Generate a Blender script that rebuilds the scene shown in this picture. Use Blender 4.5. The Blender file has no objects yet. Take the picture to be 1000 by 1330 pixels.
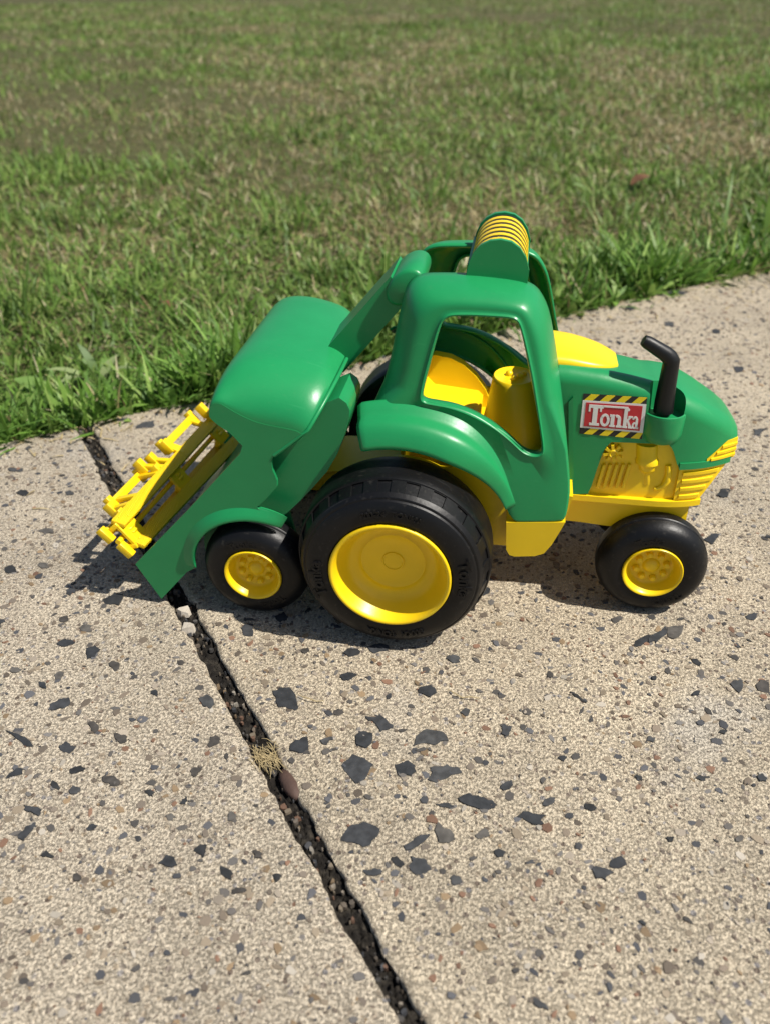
import bpy, bmesh, math, random
import numpy as np
from mathutils import Vector, Matrix
random.seed(7); rng = np.random.default_rng(11)
R = math.radians
scene = bpy.context.scene
COL = scene.collection

# ------------------------------------------------------------------ camera
# metres; X runs along the toy towards its front, Y away from the camera, Z up
CAM = np.array([0.0743, -0.465, 0.432])
FPX = 1099.86                                    # focal length in pixels of a 1000 px wide picture
_y, _p, _r = R(9.352), R(33.1607), R(0.9037)
_F = np.array([-math.sin(_y), math.cos(_y), 0]); _Rt = np.array([math.cos(_y), math.sin(_y), 0]); _U = np.array([0, 0, 1.0])
_fw = _F*math.cos(_p) - _U*math.sin(_p); _dn = -_F*math.sin(_p) - _U*math.cos(_p)
CR = math.cos(_r)*_Rt + math.sin(_r)*_dn; CD = -math.sin(_r)*_Rt + math.cos(_r)*_dn
cam = bpy.data.cameras.new('camera'); camo = bpy.data.objects.new('camera', cam); COL.objects.link(camo)
cam.sensor_fit = 'HORIZONTAL'; cam.sensor_width = 36; cam.lens = FPX/1000*36
cam.clip_start = 0.02; cam.clip_end = 2000
mw = Matrix.Identity(4)
for i in range(3):
    mw[i][0] = CR[i]; mw[i][1] = -CD[i]; mw[i][2] = -_fw[i]; mw[i][3] = CAM[i]
camo.matrix_world = mw
cam.dof.use_dof = True; cam.dof.focus_distance = 0.60; cam.dof.aperture_fstop = 9.5
scene.camera = camo

# ------------------------------------------------------------------ sky, sun, exposure
SUN = Vector((0.57, -0.115, 0.81)).normalized()             # towards the sun
world = bpy.data.worlds.new('World'); scene.world = world; world.use_nodes = True
nt = world.node_tree; sky = nt.nodes.new('ShaderNodeTexSky'); sky.sky_type = 'NISHITA'; sky.sun_disc = False
sky.sun_elevation = math.asin(SUN.z); sky.sun_rotation = math.atan2(SUN.x, SUN.y)
sky.air_density = 1.0; sky.dust_density = 1.2
nt.links.new(sky.outputs[0], nt.nodes['Background'].inputs[0]); nt.nodes['Background'].inputs[1].default_value = 0.068
sl = bpy.data.lights.new('sun', 'SUN'); sl.energy = 4.9; sl.angle = R(0.53); sl.color = (1.0, 0.95, 0.87)
so = bpy.data.objects.new('sun', sl); COL.objects.link(so); so.rotation_euler = SUN.to_track_quat('Z', 'Y').to_euler()
vs = scene.view_settings; vs.view_transform = 'Standard'; vs.look = 'None'; vs.gamma = 1.0; vs.exposure = 0.42
vs.use_curve_mapping = False
scene.render.engine = 'CYCLES'

# ------------------------------------------------------------------ picture point -> place on a known plane
def ray(u, v): return CR*((u-500)/FPX) + CD*((v-665)/FPX) + _fw
def onY(u, v, Y):
    d = ray(u, v); s = (Y-CAM[1])/d[1]; p = CAM + s*d; return float(p[0]), float(p[2])
def onZ(u, v, Z=0.0):
    d = ray(u, v); s = (Z-CAM[2])/d[2]; p = CAM + s*d; return float(p[0]), float(p[1])
def XZ(pts, Y): return [onY(u, v, Y) for u, v in pts]

# ------------------------------------------------------------------ materials
def new_mat(name):
    m = bpy.data.materials.new(name); m.use_nodes = True
    n = m.node_tree.nodes; l = m.node_tree.links; return m, n, l, n['Principled BSDF']
def plastic(name, col, rough=0.32, var=0.06, bump=0.04, spec=0.5, trans=0.0, dust=0.0):
    m, n, l, b = new_mat(name)
    tc = n.new('ShaderNodeTexCoord')
    nz = n.new('ShaderNodeTexNoise'); nz.inputs['Scale'].default_value = 38; nz.inputs['Detail'].default_value = 6
    l.new(tc.outputs['Object'], nz.inputs['Vector'])
    cr = n.new('ShaderNodeValToRGB')
    cr.color_ramp.elements[0].position = .3; cr.color_ramp.elements[1].position = .75
    cr.color_ramp.elements[0].color = (*[c*(1-var) for c in col], 1); cr.color_ramp.elements[1].color = (*[min(1, c*(1+var)) for c in col], 1)
    l.new(nz.outputs['Fac'], cr.inputs['Fac'])
    out = cr.outputs['Color']
    if dust > 0:
        n3 = n.new('ShaderNodeTexNoise'); n3.inputs['Scale'].default_value = 260; n3.inputs['Detail'].default_value = 4
        l.new(tc.outputs['Object'], n3.inputs['Vector'])
        r3 = n.new('ShaderNodeMapRange'); r3.inputs[1].default_value = .60; r3.inputs[2].default_value = .78; r3.inputs[3].default_value = 0; r3.inputs[4].default_value = dust
        l.new(n3.outputs['Fac'], r3.inputs[0])
        mx = n.new('ShaderNodeMix'); mx.data_type = 'RGBA'; mx.inputs[7].default_value = (.32, .29, .24, 1)
        l.new(r3.outputs[0], mx.inputs[0]); l.new(out, mx.inputs[6]); out = mx.outputs[2]
    if dust > 0:                                              # fine scuffs
        mp = n.new('ShaderNodeMapping'); mp.inputs['Rotation'].default_value = (.3, .6, .5); mp.inputs['Scale'].default_value = (26, 700, 26)
        l.new(tc.outputs['Object'], mp.inputs[0]); n5 = n.new('ShaderNodeTexNoise'); n5.inputs['Scale'].default_value = 1.0; n5.inputs['Detail'].default_value = 3
        l.new(mp.outputs[0], n5.inputs['Vector']); r5 = n.new('ShaderNodeMapRange'); r5.inputs[1].default_value = .69; r5.inputs[2].default_value = .76; r5.inputs[4].default_value = .28
        l.new(n5.outputs['Fac'], r5.inputs[0]); m5 = n.new('ShaderNodeMix'); m5.data_type = 'RGBA'; m5.inputs[7].default_value = (*[min(1, c*1.5+.06) for c in col], 1)
        l.new(r5.outputs[0], m5.inputs[0]); l.new(out, m5.inputs[6]); out = m5.outputs[2]
    l.new(out, b.inputs['Base Color'])
    rr = n.new('ShaderNodeMapRange'); rr.inputs[3].default_value = rough-.06; rr.inputs[4].default_value = rough+.10
    n2 = n.new('ShaderNodeTexNoise'); n2.inputs['Scale'].default_value = 22; n2.inputs['Detail'].default_value = 8; n2.inputs['Roughness'].default_value = .65
    l.new(tc.outputs['Object'], n2.inputs['Vector']); l.new(n2.outputs['Fac'], rr.inputs[0]); l.new(rr.outputs[0], b.inputs['Roughness'])
    n4 = n.new('ShaderNodeTexNoise'); n4.inputs['Scale'].default_value = 420; n4.inputs['Detail'].default_value = 3
    l.new(tc.outputs['Object'], n4.inputs['Vector'])
    bp = n.new('ShaderNodeBump'); bp.inputs['Strength'].default_value = bump; bp.inputs['Distance'].default_value = .001
    l.new(n4.outputs['Fac'], bp.inputs['Height']); l.new(bp.outputs[0], b.inputs['Normal'])
    b.inputs['Specular IOR Level'].default_value = spec
    if trans > 0:
        tr = n.new('ShaderNodeBsdfTranslucent'); l.new(out, tr.inputs['Color'])
        mix = n.new('ShaderNodeMixShader'); mix.inputs[0].default_value = trans
        l.new(b.outputs[0], mix.inputs[1]); l.new(tr.outputs[0], mix.inputs[2]); l.new(mix.outputs[0], n['Material Output'].inputs['Surface'])
    return m
GREEN = plastic('green_plastic', (.012, .250, .078), .34, .05, .05, .45, .06, .035)
GREEN2 = plastic('dark_green_plastic', (.012, .17, .075), .40, .05, .05, .4)
YELLOW = plastic('yellow_plastic', (.83, .56, .006), .34, .04, .05, .45, 0, .03)
RINGY = plastic('ribbed_yellow_plastic', (.80, .55, .01), .4, .04, .04, .4)
BLACK = plastic('black_plastic', (.0045, .0045, .005), .40, .25, .12, .28, 0, .07)
BLACK2 = plastic('black_pipe_plastic', (.007, .007, .007), .42, .2, .12, .35)
WHITE = plastic('sticker_white', (.72, .70, .66), .45, .04, .02)
RED = plastic('sticker_red', (.50, .022, .03), .45, .05, .02)
STY = plastic('sticker_yellow', (.80, .60, .01), .45, .04, .02)
STK = plastic('sticker_black', (.012, .012, .012), .45, .1, .02)
# yellow plastic moulded with wood grain
def wood_yellow():
    m = plastic('wood_grain_yellow_plastic', (.80, .53, .008), .38, .05, .04, .4)
    n = m.node_tree.nodes; l = m.node_tree.links; b = n['Principled BSDF']
    tc = n.new('ShaderNodeTexCoord'); mp = n.new('ShaderNodeMapping'); mp.inputs['Scale'].default_value = (260, 26, 260)
    l.new(tc.outputs['Object'], mp.inputs[0])
    w = n.new('ShaderNodeTexWave'); w.inputs['Scale'].default_value = 1.3; w.inputs['Distortion'].default_value = 6; w.inputs['Detail'].default_value = 1.5
    l.new(mp.outputs[0], w.inputs['Vector'])
    bp = n.new('ShaderNodeBump'); bp.inputs['Strength'].default_value = .55; bp.inputs['Distance'].default_value = .0008
    l.new(w.outputs['Fac'], bp.inputs['Height']); l.new(bp.outputs[0], b.inputs['Normal'])
    return m
WOODY = wood_yellow()

def vcol_mat(name, rough=.8, bumpscale=600, bump=.3, trans=0.0, spec=.3):
    m, n, l, b = new_mat(name)
    a = n.new('ShaderNodeAttribute'); a.attribute_name = 'Col'
    l.new(a.outputs['Color'], b.inputs['Base Color']); b.inputs['Roughness'].default_value = rough; b.inputs['Specular IOR Level'].default_value = spec
    if bump > 0:
        tc = n.new('ShaderNodeTexCoord'); nz = n.new('ShaderNodeTexNoise'); nz.inputs['Scale'].default_value = bumpscale; nz.inputs['Detail'].default_value = 5
        l.new(tc.outputs['Object'], nz.inputs['Vector'])
        bp = n.new('ShaderNodeBump'); bp.inputs['Strength'].default_value = bump; bp.inputs['Distance'].default_value = .001
        l.new(nz.outputs['Fac'], bp.inputs['Height']); l.new(bp.outputs[0], b.inputs['Normal'])
    if trans > 0:
        tr = n.new('ShaderNodeBsdfTranslucent'); l.new(a.outputs['Color'], tr.inputs['Color'])
        mix = n.new('ShaderNodeMixShader'); mix.inputs[0].default_value = trans
        l.new(b.outputs[0], mix.inputs[1]); l.new(tr.outputs[0], mix.inputs[2]); l.new(mix.outputs[0], n['Material Output'].inputs['Surface'])
    return m
GRASSM = vcol_mat('grass_blades', .5, 1, 0, .32, .35)
PEBBLEM = vcol_mat('aggregate_pebbles', .75, 900, .35)

def concrete_mat(name, tint):
    m, n, l, b = new_mat(name)
    tc = n.new('ShaderNodeTexCoord'); V = tc.outputs['Object']
    def noise(sc, det=6, ro=.6):
        z = n.new('ShaderNodeTexNoise'); z.inputs['Scale'].default_value = sc; z.inputs['Detail'].default_value = det; z.inputs['Roughness'].default_value = ro
        l.new(V, z.inputs['Vector']); return z.outputs['Fac']
    def ramp(f, stops):
        r = n.new('ShaderNodeValToRGB'); e = r.color_ramp.elements
        while len(e) < len(stops): e.new(.5)
        for q, (p, c) in zip(e, stops): q.position = p; q.color = (*c, 1)
        l.new(f, r.inputs['Fac']); return r.outputs['Color']
    def mix(fac, a, c, mode='MIX'):
        x = n.new('ShaderNodeMix'); x.data_type = 'RGBA'; x.blend_type = mode
        if isinstance(fac, float): x.inputs[0].default_value = fac
        else: l.new(fac, x.inputs[0])
        for s, k in ((a, 6), (c, 7)):
            if isinstance(s, tuple): x.inputs[k].default_value = (*s, 1)
            else: l.new(s, x.inputs[k])
        return x.outputs[2]
    t = tint
    base = ramp(noise(9, 5), [(.30, tuple(c*.84 for c in t)), (.52, t), (.75, tuple(min(1, c*1.13) for c in t))])
    # sand grains: every grain its own colour
    vo = n.new('ShaderNodeTexVoronoi'); vo.inputs['Scale'].default_value = 950; l.new(V, vo.inputs['Vector'])
    grain = ramp(vo.outputs['Color'], [(.0, (.22, .18, .14)), (.22, (.60, .53, .43)), (.5, (.92, .86, .76)), (.82, (1.28, 1.22, 1.10)), (1, (.38, .35, .33))])
    c1 = mix(.62, base, grain, 'MULTIPLY')
    vo2 = n.new('ShaderNodeTexVoronoi'); vo2.inputs['Scale'].default_value = 250; l.new(V, vo2.inputs['Vector'])
    sep = n.new('ShaderNodeSeparateColor'); l.new(vo2.outputs['Color'], sep.inputs[0])
    gt = n.new('ShaderNodeMath'); gt.operation = 'GREATER_THAN'; gt.inputs[1].default_value = .70; l.new(sep.outputs[0], gt.inputs[0])
    lt = n.new('ShaderNodeMath'); lt.operation = 'LESS_THAN'; lt.inputs[1].default_value = .42; l.new(vo2.outputs['Distance'], lt.inputs[0])
    mu = n.new('ShaderNodeMath'); mu.operation = 'MULTIPLY'; l.new(gt.outputs[0], mu.inputs[0]); l.new(lt.outputs[0], mu.inputs[1])
    stone = ramp(sep.outputs[1], [(.0, (.16, .12, .09)), (.3, (.30, .25, .20)), (.6, (.42, .34, .24)), (.85, (.20, .19, .19)), (1, (.50, .44, .36))])
    c2 = mix(mu.outputs[0], c1, stone)
    # pale worn blotches and darker stains
    blot = ramp(noise(6.5, 3, .5), [(.62, (0, 0, 0)), (.76, (.55, .55, .55))])
    c3 = mix(blot, c2, (.60, .56, .49))
    st = ramp(noise(3.1, 8, .7), [(.52, (0, 0, 0)), (.74, (.45, .45, .45))])
    c4 = mix(st, c3, (.22, .19, .15))
    l.new(c4, b.inputs['Base Color']); b.inputs['Roughness'].default_value = .88; b.inputs['Specular IOR Level'].default_value = .25
    # pits
    p1 = noise(520, 5, .72)
    pit = n.new('ShaderNodeMapRange'); pit.inputs[1].default_value = .28; pit.inputs[2].default_value = .50; l.new(p1, pit.inputs[0])
    ad = n.new('ShaderNodeMath'); ad.operation = 'MULTIPLY_ADD'; ad.inputs[1].default_value = .30
    l.new(noise(800, 4), ad.inputs[0]); l.new(pit.outputs[0], ad.inputs[2])
    ad2 = n.new('ShaderNodeMath'); ad2.operation = 'MULTIPLY_ADD'; ad2.inputs[1].default_value = -.35
    l.new(vo.outputs['Distance'], ad2.inputs[0]); l.new(ad.outputs[0], ad2.inputs[2])
    bp = n.new('ShaderNodeBump'); bp.inputs['Strength'].default_value = 1.0; bp.inputs['Distance'].default_value = .0018
    l.new(ad2.outputs[0], bp.inputs['Height']); l.new(bp.outputs[0], b.inputs['Normal'])
    return m
CONC_R = concrete_mat('tan_exposed_aggregate', (.54, .478, .378))
CONC_L = concrete_mat('grey_exposed_aggregate', (.52, .465, .38))

def soil_mat(name, c0, c1, c2, sc):
    m, n, l, b = new_mat(name)
    tc = n.new('ShaderNodeTexCoord'); nz = n.new('ShaderNodeTexNoise'); nz.inputs['Scale'].default_value = sc; nz.inputs['Detail'].default_value = 10; nz.inputs['Roughness'].default_value = .7
    l.new(tc.outputs['Object'], nz.inputs['Vector'])
    r = n.new('ShaderNodeValToRGB'); e = r.color_ramp.elements; e.new(.5)
    for q, (p, c) in zip(e, ((.3, c0), (.5, c1), (.7, c2))): q.position = p; q.color = (*c, 1)
    l.new(nz.outputs['Fac'], r.inputs['Fac']); l.new(r.outputs['Color'], b.inputs['Base Color'])
    b.inputs['Roughness'].default_value = .95; b.inputs['Specular IOR Level'].default_value = .15
    bp = n.new('ShaderNodeBump'); bp.inputs['Strength'].default_value = .8; bp.inputs['Distance'].default_value = .006
    l.new(nz.outputs['Fac'], bp.inputs['Height']); l.new(bp.outputs[0], b.inputs['Normal'])
    return m
SOIL = soil_mat('lawn_soil', (.045, .036, .02), (.07, .07, .028), (.12, .105, .055), 24)
JOINT = soil_mat('joint_dirt', (.008, .007, .006), (.022, .019, .016), (.070, .060, .046), 140)

# ------------------------------------------------------------------ mesh helpers
def link(name, me, mat, parent=None, smooth=35):
    if mat is not None: me.materials.append(mat)
    if smooth:
        me.shade_smooth()
        try: me.set_sharp_from_angle(angle=R(smooth))
        except Exception: pass
    o = bpy.data.objects.new(name, me); COL.objects.link(o)
    if parent is not None:
        o.parent = parent; o.matrix_parent_inverse = parent.matrix_world.inverted()
    return o
def from_bm(name, bm, mat, parent=None, smooth=35):
    bmesh.ops.recalc_face_normals(bm, faces=bm.faces[:])
    me = bpy.data.meshes.new(name); bm.to_mesh(me); bm.free(); return link(name, me, mat, parent, smooth)
def bevel(bm, w, seg=2, ang=30, pick=None):
    es = [e for e in bm.edges if len(e.link_faces) == 2 and e.calc_face_angle(0) > R(ang) and (pick is None or pick(e))]
    if es: bmesh.ops.bevel(bm, geom=es, offset=w, segments=seg, profile=.5, affect='EDGES', clamp_overlap=True)
def prism(bm, poly, y0, y1):
    """XZ polygon extruded along Y"""
    a = [bm.verts.new((x, y0, z)) for x, z in poly]; b = [bm.verts.new((x, y1, z)) for x, z in poly]
    fs = [bm.faces.new(a), bm.faces.new(b[::-1])]
    k = len(poly)
    for i in range(k): fs.append(bm.faces.new((a[i], b[i], b[(i+1) % k], a[(i+1) % k])))
    return fs
def box(bm, c, s, rot=None):
    M = Matrix.Translation(c) @ (rot.to_4x4() if rot is not None else Matrix.Identity(4)) @ Matrix.Diagonal((*s, 1))
    return bmesh.ops.create_cube(bm, size=1, matrix=M)['verts']
def lathe(bm, prof, cx, cz, n=96, mod=None, angs=None):
    """profile [(r, Y)] revolved about the Y axis through (cx, cz)"""
    rings = []
    for i, (r, y) in enumerate(prof):
        if r < 1e-6: rings.append([bm.verts.new((cx, y, cz))]); continue
        rg = []
        for j in range(n):
            t = 2*math.pi*j/n if angs is None else angs[j]; rr, yy = (r, y) if mod is None else mod(i, j, r, y)
            rg.append(bm.verts.new((cx+rr*math.cos(t), yy, cz+rr*math.sin(t))))
        rings.append(rg)
    for a, b in zip(rings, rings[1:]):
        if len(a) == 1 and len(b) == 1: continue
        for j in range(n):
            k = (j+1) % n
            if len(a) == 1: bm.faces.new((a[0], b[j], b[k]))
            elif len(b) == 1: bm.faces.new((a[j], b[0], a[k]))
            else: bm.faces.new((a[j], b[j], b[k], a[k]))
def loft(bm, rings, closed=True, cap0=True, cap1=True):
    vr = [[bm.verts.new(p) for p in r] for r in rings]
    n = len(rings[0])
    for a, b in zip(vr, vr[1:]):
        for j in range(n if closed else n-1):
            k = (j+1) % n; bm.faces.new((a[j], a[k], b[k], b[j]))
    if cap0: bm.faces.new(vr[0][::-1])
    if cap1: bm.faces.new(vr[-1])
    return vr
def tube(bm, pts, radii, n=20, capped=True):
    pts = [Vector(p) for p in pts]; rings = []
    ref = Vector((0, 1, 0))
    for i, p in enumerate(pts):
        d = (pts[min(i+1, len(pts)-1)]-pts[max(i-1, 0)]).normalized()
        a = d.cross(ref).normalized(); b = d.cross(a)
        rings.append([p+(a*math.cos(2*math.pi*k/n)+b*math.sin(2*math.pi*k/n))*radii[i] for k in range(n)])
    loft(bm, rings, True, capped, capped)
def resample(pts, n):
    p = np.array(pts+[pts[0]], float); d = np.r_[0, np.cumsum(np.hypot(*np.diff(p, axis=0).T))]
    t = np.linspace(0, d[-1], n, endpoint=False); return np.c_[np.interp(t, d, p[:, 0]), np.interp(t, d, p[:, 1])]
def smooth_poly(pts, it=2):
    """corner cutting of a closed polygon"""
    p = [np.array(q, float) for q in pts]
    for _ in range(it):
        o = []
        for i in range(len(p)):
            a, b = p[i], p[(i+1) % len(p)]; o += [a*.75+b*.25, a*.25+b*.75]
        p = o
    return [tuple(q) for q in p]
def mirrorY(o_bm_builder, c=None): pass
YC = 0.13                                                    # middle plane of the toy
def mir(y): return 2*YC-y
def empty(name, loc, label, cat, group=None):
    o = bpy.data.objects.new(name, None); COL.objects.link(o); o.location = loc; o.empty_display_size = .02
    o['label'] = label; o['category'] = cat
    if group: o['group'] = group
    bpy.context.view_layer.update(); return o
def mirrored(o, parent=None):
    """the same part on the other side of the toy"""
    me = o.data.copy(); me.transform(o.matrix_world)
    me.transform(Matrix.Translation((0, 2*YC, 0)) @ Matrix.Diagonal((1, -1, 1, 1))); me.flip_normals()
    q = bpy.data.objects.new(o.name.split('.')[0], me); COL.objects.link(q)
    p = parent or o.parent
    q.parent = p; q.matrix_parent_inverse = p.matrix_world.inverted()
    for k in o.keys():
        if k not in ('label',): q[k] = o[k]
    for m in o.modifiers:
        w = q.modifiers.new(m.name, m.type)
        if m.type == 'SOLIDIFY': w.thickness = m.thickness; w.offset = m.offset
    return q
def text_mesh(s, size, bold=0.0, ext=0.0):
    c = bpy.data.curves.new('t', 'FONT'); c.body = s; c.size = size; c.offset = bold; c.extrude = ext; c.resolution_u = 3
    o = bpy.data.objects.new('t', c); COL.objects.link(o); bpy.context.view_layer.update()
    me = bpy.data.meshes.new_from_object(o.evaluated_get(bpy.context.evaluated_depsgraph_get()))
    w = o.dimensions.x; bpy.data.objects.remove(o); bpy.data.curves.remove(c); return me, w

# ================================================================== THE GROUND
E0 = np.array(onZ(0, 580)); E1 = np.array(onZ(1000, 350))
ed = (E1-E0)/np.linalg.norm(E1-E0); en = np.array([-ed[1], ed[0]])         # along the pavement edge, and towards the lawn
JL0, JL1 = np.array(onZ(103, 563)), np.array(onZ(430, 1165)); JR0, JR1 = np.array(onZ(122, 558)), np.array(onZ(462, 1165))
ORG = E0 + ed*float((JL0-E0)@ed) + en*0.012                                # where the joint meets the lawn edge
def st(p): d = np.array(p)-ORG; return float(d@ed), float(-(d@en))          # s along the edge, t from the edge towards the camera
def lin(a, b):
    (s0, t0), (s1, t1) = st(a), st(b); k = (s1-s0)/(t1-t0); return lambda t: s0+(t-t0)*k
sL, sR = lin(JL0, JL1), lin(JR0, JR1)
def w3(s, t): return ORG[0]+ed[0]*s-en[0]*t, ORG[1]+ed[1]*s-en[1]*t
def smooth_noise(n, k, amp):
    a = rng.normal(size=n+4*k); w = np.hanning(2*k+1); w /= w.sum(); a = np.convolve(a, w, 'same')[2*k:2*k+n]; return a/(a.std()+1e-9)*amp
def slab(name, jf, sgn, length, mat):
    T = np.r_[0, .0025, .006, np.arange(.011, 1.32, .005)]
    D = np.r_[0, .0015, .0035, .006, .010, .015, np.arange(.021, .30, .006), np.arange(.30, length, .02)]
    nt_, nd = len(T), len(D)
    jag = smooth_noise(nt_, 1, .00045)+smooth_noise(nt_, 4, .0005)+smooth_noise(nt_, 14, .0005)
    chip = np.clip(smooth_noise(nt_, 2, 1)-1.4, 0, 2)*.003
    jt = smooth_noise(nd, 2, .0012)+smooth_noise(nd, 8, .002)
    Tg, Dg = np.meshgrid(T, D, indexing='ij')
    S = jf(T)[:, None]+sgn*(Dg+(jag[:, None]+chip[:, None])*np.exp(-Dg/.012))
    Tg2 = Tg+jt[None, :]*np.exp(-Tg/.02)
    Z = -.0026*np.exp(-Dg/.0018)-.0045*np.exp(-Tg/.004)-chip[:, None]*.6*np.exp(-Dg/.005)+rng.normal(size=Z_(nt_, nd))*.00022
    X = ORG[0]+ed[0]*S-en[0]*Tg2; Y = ORG[1]+ed[1]*S-en[1]*Tg2
    V = np.stack([X, Y, Z], -1)
    # skirts at the joint and at the lawn edge
    sk = V[:, :1].copy(); sk[..., 2] = -.05; sk[..., 0] += sgn*ed[0]*.002; sk[..., 1] += sgn*ed[1]*.002
    V = np.concatenate([sk, V], 1)
    s2 = V[:1].copy(); s2[..., 2] = -.05; V = np.concatenate([s2, V], 0)
    s3 = V[-1:].copy(); s3[..., 2] = -.05; V = np.concatenate([V, s3], 0)
    s4 = V[:, -1:].copy(); s4[..., 2] = -.05; V = np.concatenate([V, s4], 1)
    a, b = V.shape[:2]; idx = np.arange(a*b).reshape(a, b)
    q = np.stack([idx[:-1, :-1], idx[1:, :-1], idx[1:, 1:], idx[:-1, 1:]], -1).reshape(-1, 4)
    if sgn > 0: q = q[:, ::1]
    else: q = q[:, ::-1]
    me = bpy.data.meshes.new(name); me.from_pydata(V.reshape(-1, 3).tolist(), [], q.tolist()); me.update()
    return link(name, me, mat, None, 50)
def Z_(a, b): return (a, b)
pav = bpy.data.objects.new('pavement', None); COL.objects.link(pav); pav['kind'] = 'structure'
pav.location = (float(ORG[0]), float(ORG[1]), 0); bpy.context.view_layer.update()
def adopt(o, p): o.parent = p; o.matrix_parent_inverse = p.matrix_world.inverted()
slabL = slab('concrete_slab', sL, -1, 1.25, CONC_L); adopt(slabL, pav)
slabR = slab('concrete_slab', sR, 1, 1.75, CONC_R); adopt(slabR, pav)

# dirt filling the joint, lumpy and well below the slab tops
def strip(name, f0, f1, t0, t1, z, amp, mat, nn=10, step=.004):
    T = np.arange(t0, t1, step); V = []
    for t in T:
        for k in range(nn+1):
            a = k/nn; s = f0(t)*(1-a)+f1(t)*a; x, y = w3(s, t)
            V.append((x, y, z-.0025*math.sin(math.pi*a)))
    V = np.array(V); V[:, 2] += rng.normal(size=len(V))*amp
    m = nn+1; F = [(i*m+k, i*m+k+1, (i+1)*m+k+1, (i+1)*m+k) for i in range(len(T)-1) for k in range(nn)]
    me = bpy.data.meshes.new(name); me.from_pydata(V.tolist(), [], F); me.update(); return link(name, me, mat, None, 80)
jd = strip('joint_dirt', lambda t: sL(t)-.004, lambda t: sR(t)+.004, -.03, 1.3, -.0040, .0016, JOINT, 14, .0025); jd['kind'] = 'structure'

# lawn: soil sheet to the horizon with a gently uneven near field
def lawn_sheet():
    far = 900.0
    S = np.r_[-far, -100, -20, -8, np.arange(-4, 6.01, .25), 10, 20, 100, far]
    N = np.r_[-.008, np.arange(.02, .4, .04), np.arange(.4, 6, .2), 7, 9, 12, 20, 60, 200, far]
    V = []
    for n_ in N:
        for s in S:
            x, y = w3(s, -n_); z = -.020+.004*math.sin(s*5.1+n_*3.3)*min(1, n_)+.012*math.sin(s*1.3+1)*min(1, n_/2)
            V.append((x, y, z if n_ < 60 else -.02))
    m = len(S); F = [(i*m+k, i*m+k+1, (i+1)*m+k+1, (i+1)*m+k) for i in range(len(N)-1) for k in range(m-1)]
    me = bpy.data.meshes.new('lawn'); me.from_pydata(V, [], F); me.update(); return link('lawn', me, SOIL, None, 80)
lawn = lawn_sheet(); lawn['kind'] = 'structure'
# the ground under and around the pavement, on the camera's side
me = bpy.data.meshes.new('ground'); far = 900.0
q = [w3(s, t) for s, t in ((-far, -.02), (far, -.02), (far, far), (-far, far))]
me.from_pydata([(x, y, -.045) for x, y in q], [], [(0, 1, 2, 3)]); me.update()
gr = link('ground', me, SOIL, None, 0); gr['kind'] = 'structure'

# ---- grass
def vnoise(x, y, seed, sc):
    r = np.random.default_rng(seed); G = r.random((64, 64)); X = x/sc; Y = y/sc
    i = np.floor(X).astype(int); j = np.floor(Y).astype(int); fx = X-i; fy = Y-j; fx = fx*fx*(3-2*fx); fy = fy*fy*(3-2*fy)
    g = lambda a, b: G[a % 64, b % 64]
    return (g(i, j)*(1-fx)+g(i+1, j)*fx)*(1-fy)+(g(i, j+1)*(1-fx)+g(i+1, j+1)*fx)*fy
def sample_lawn(n_target, dmin, dmax, p):
    """points on the lawn around the viewing direction, thinning with distance"""
    d = (rng.random(n_target)*(dmax**(2-p)-dmin**(2-p))+dmin**(2-p))**(1/(2-p))
    a = (rng.random(n_target)-.5)*R(98)
    fx, fy = _F[0], _F[1]
    x = CAM[0]+d*(fx*np.cos(a)+fy*np.sin(a)); y = CAM[1]+d*(fy*np.cos(a)-fx*np.sin(a))
    nn = (x-ORG[0])*en[0]+(y-ORG[1])*en[1]; ss = (x-ORG[0])*ed[0]+(y-ORG[1])*ed[1]
    k = nn > -.004
    return x[k], y[k], d[k], nn[k], ss[k]
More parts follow.
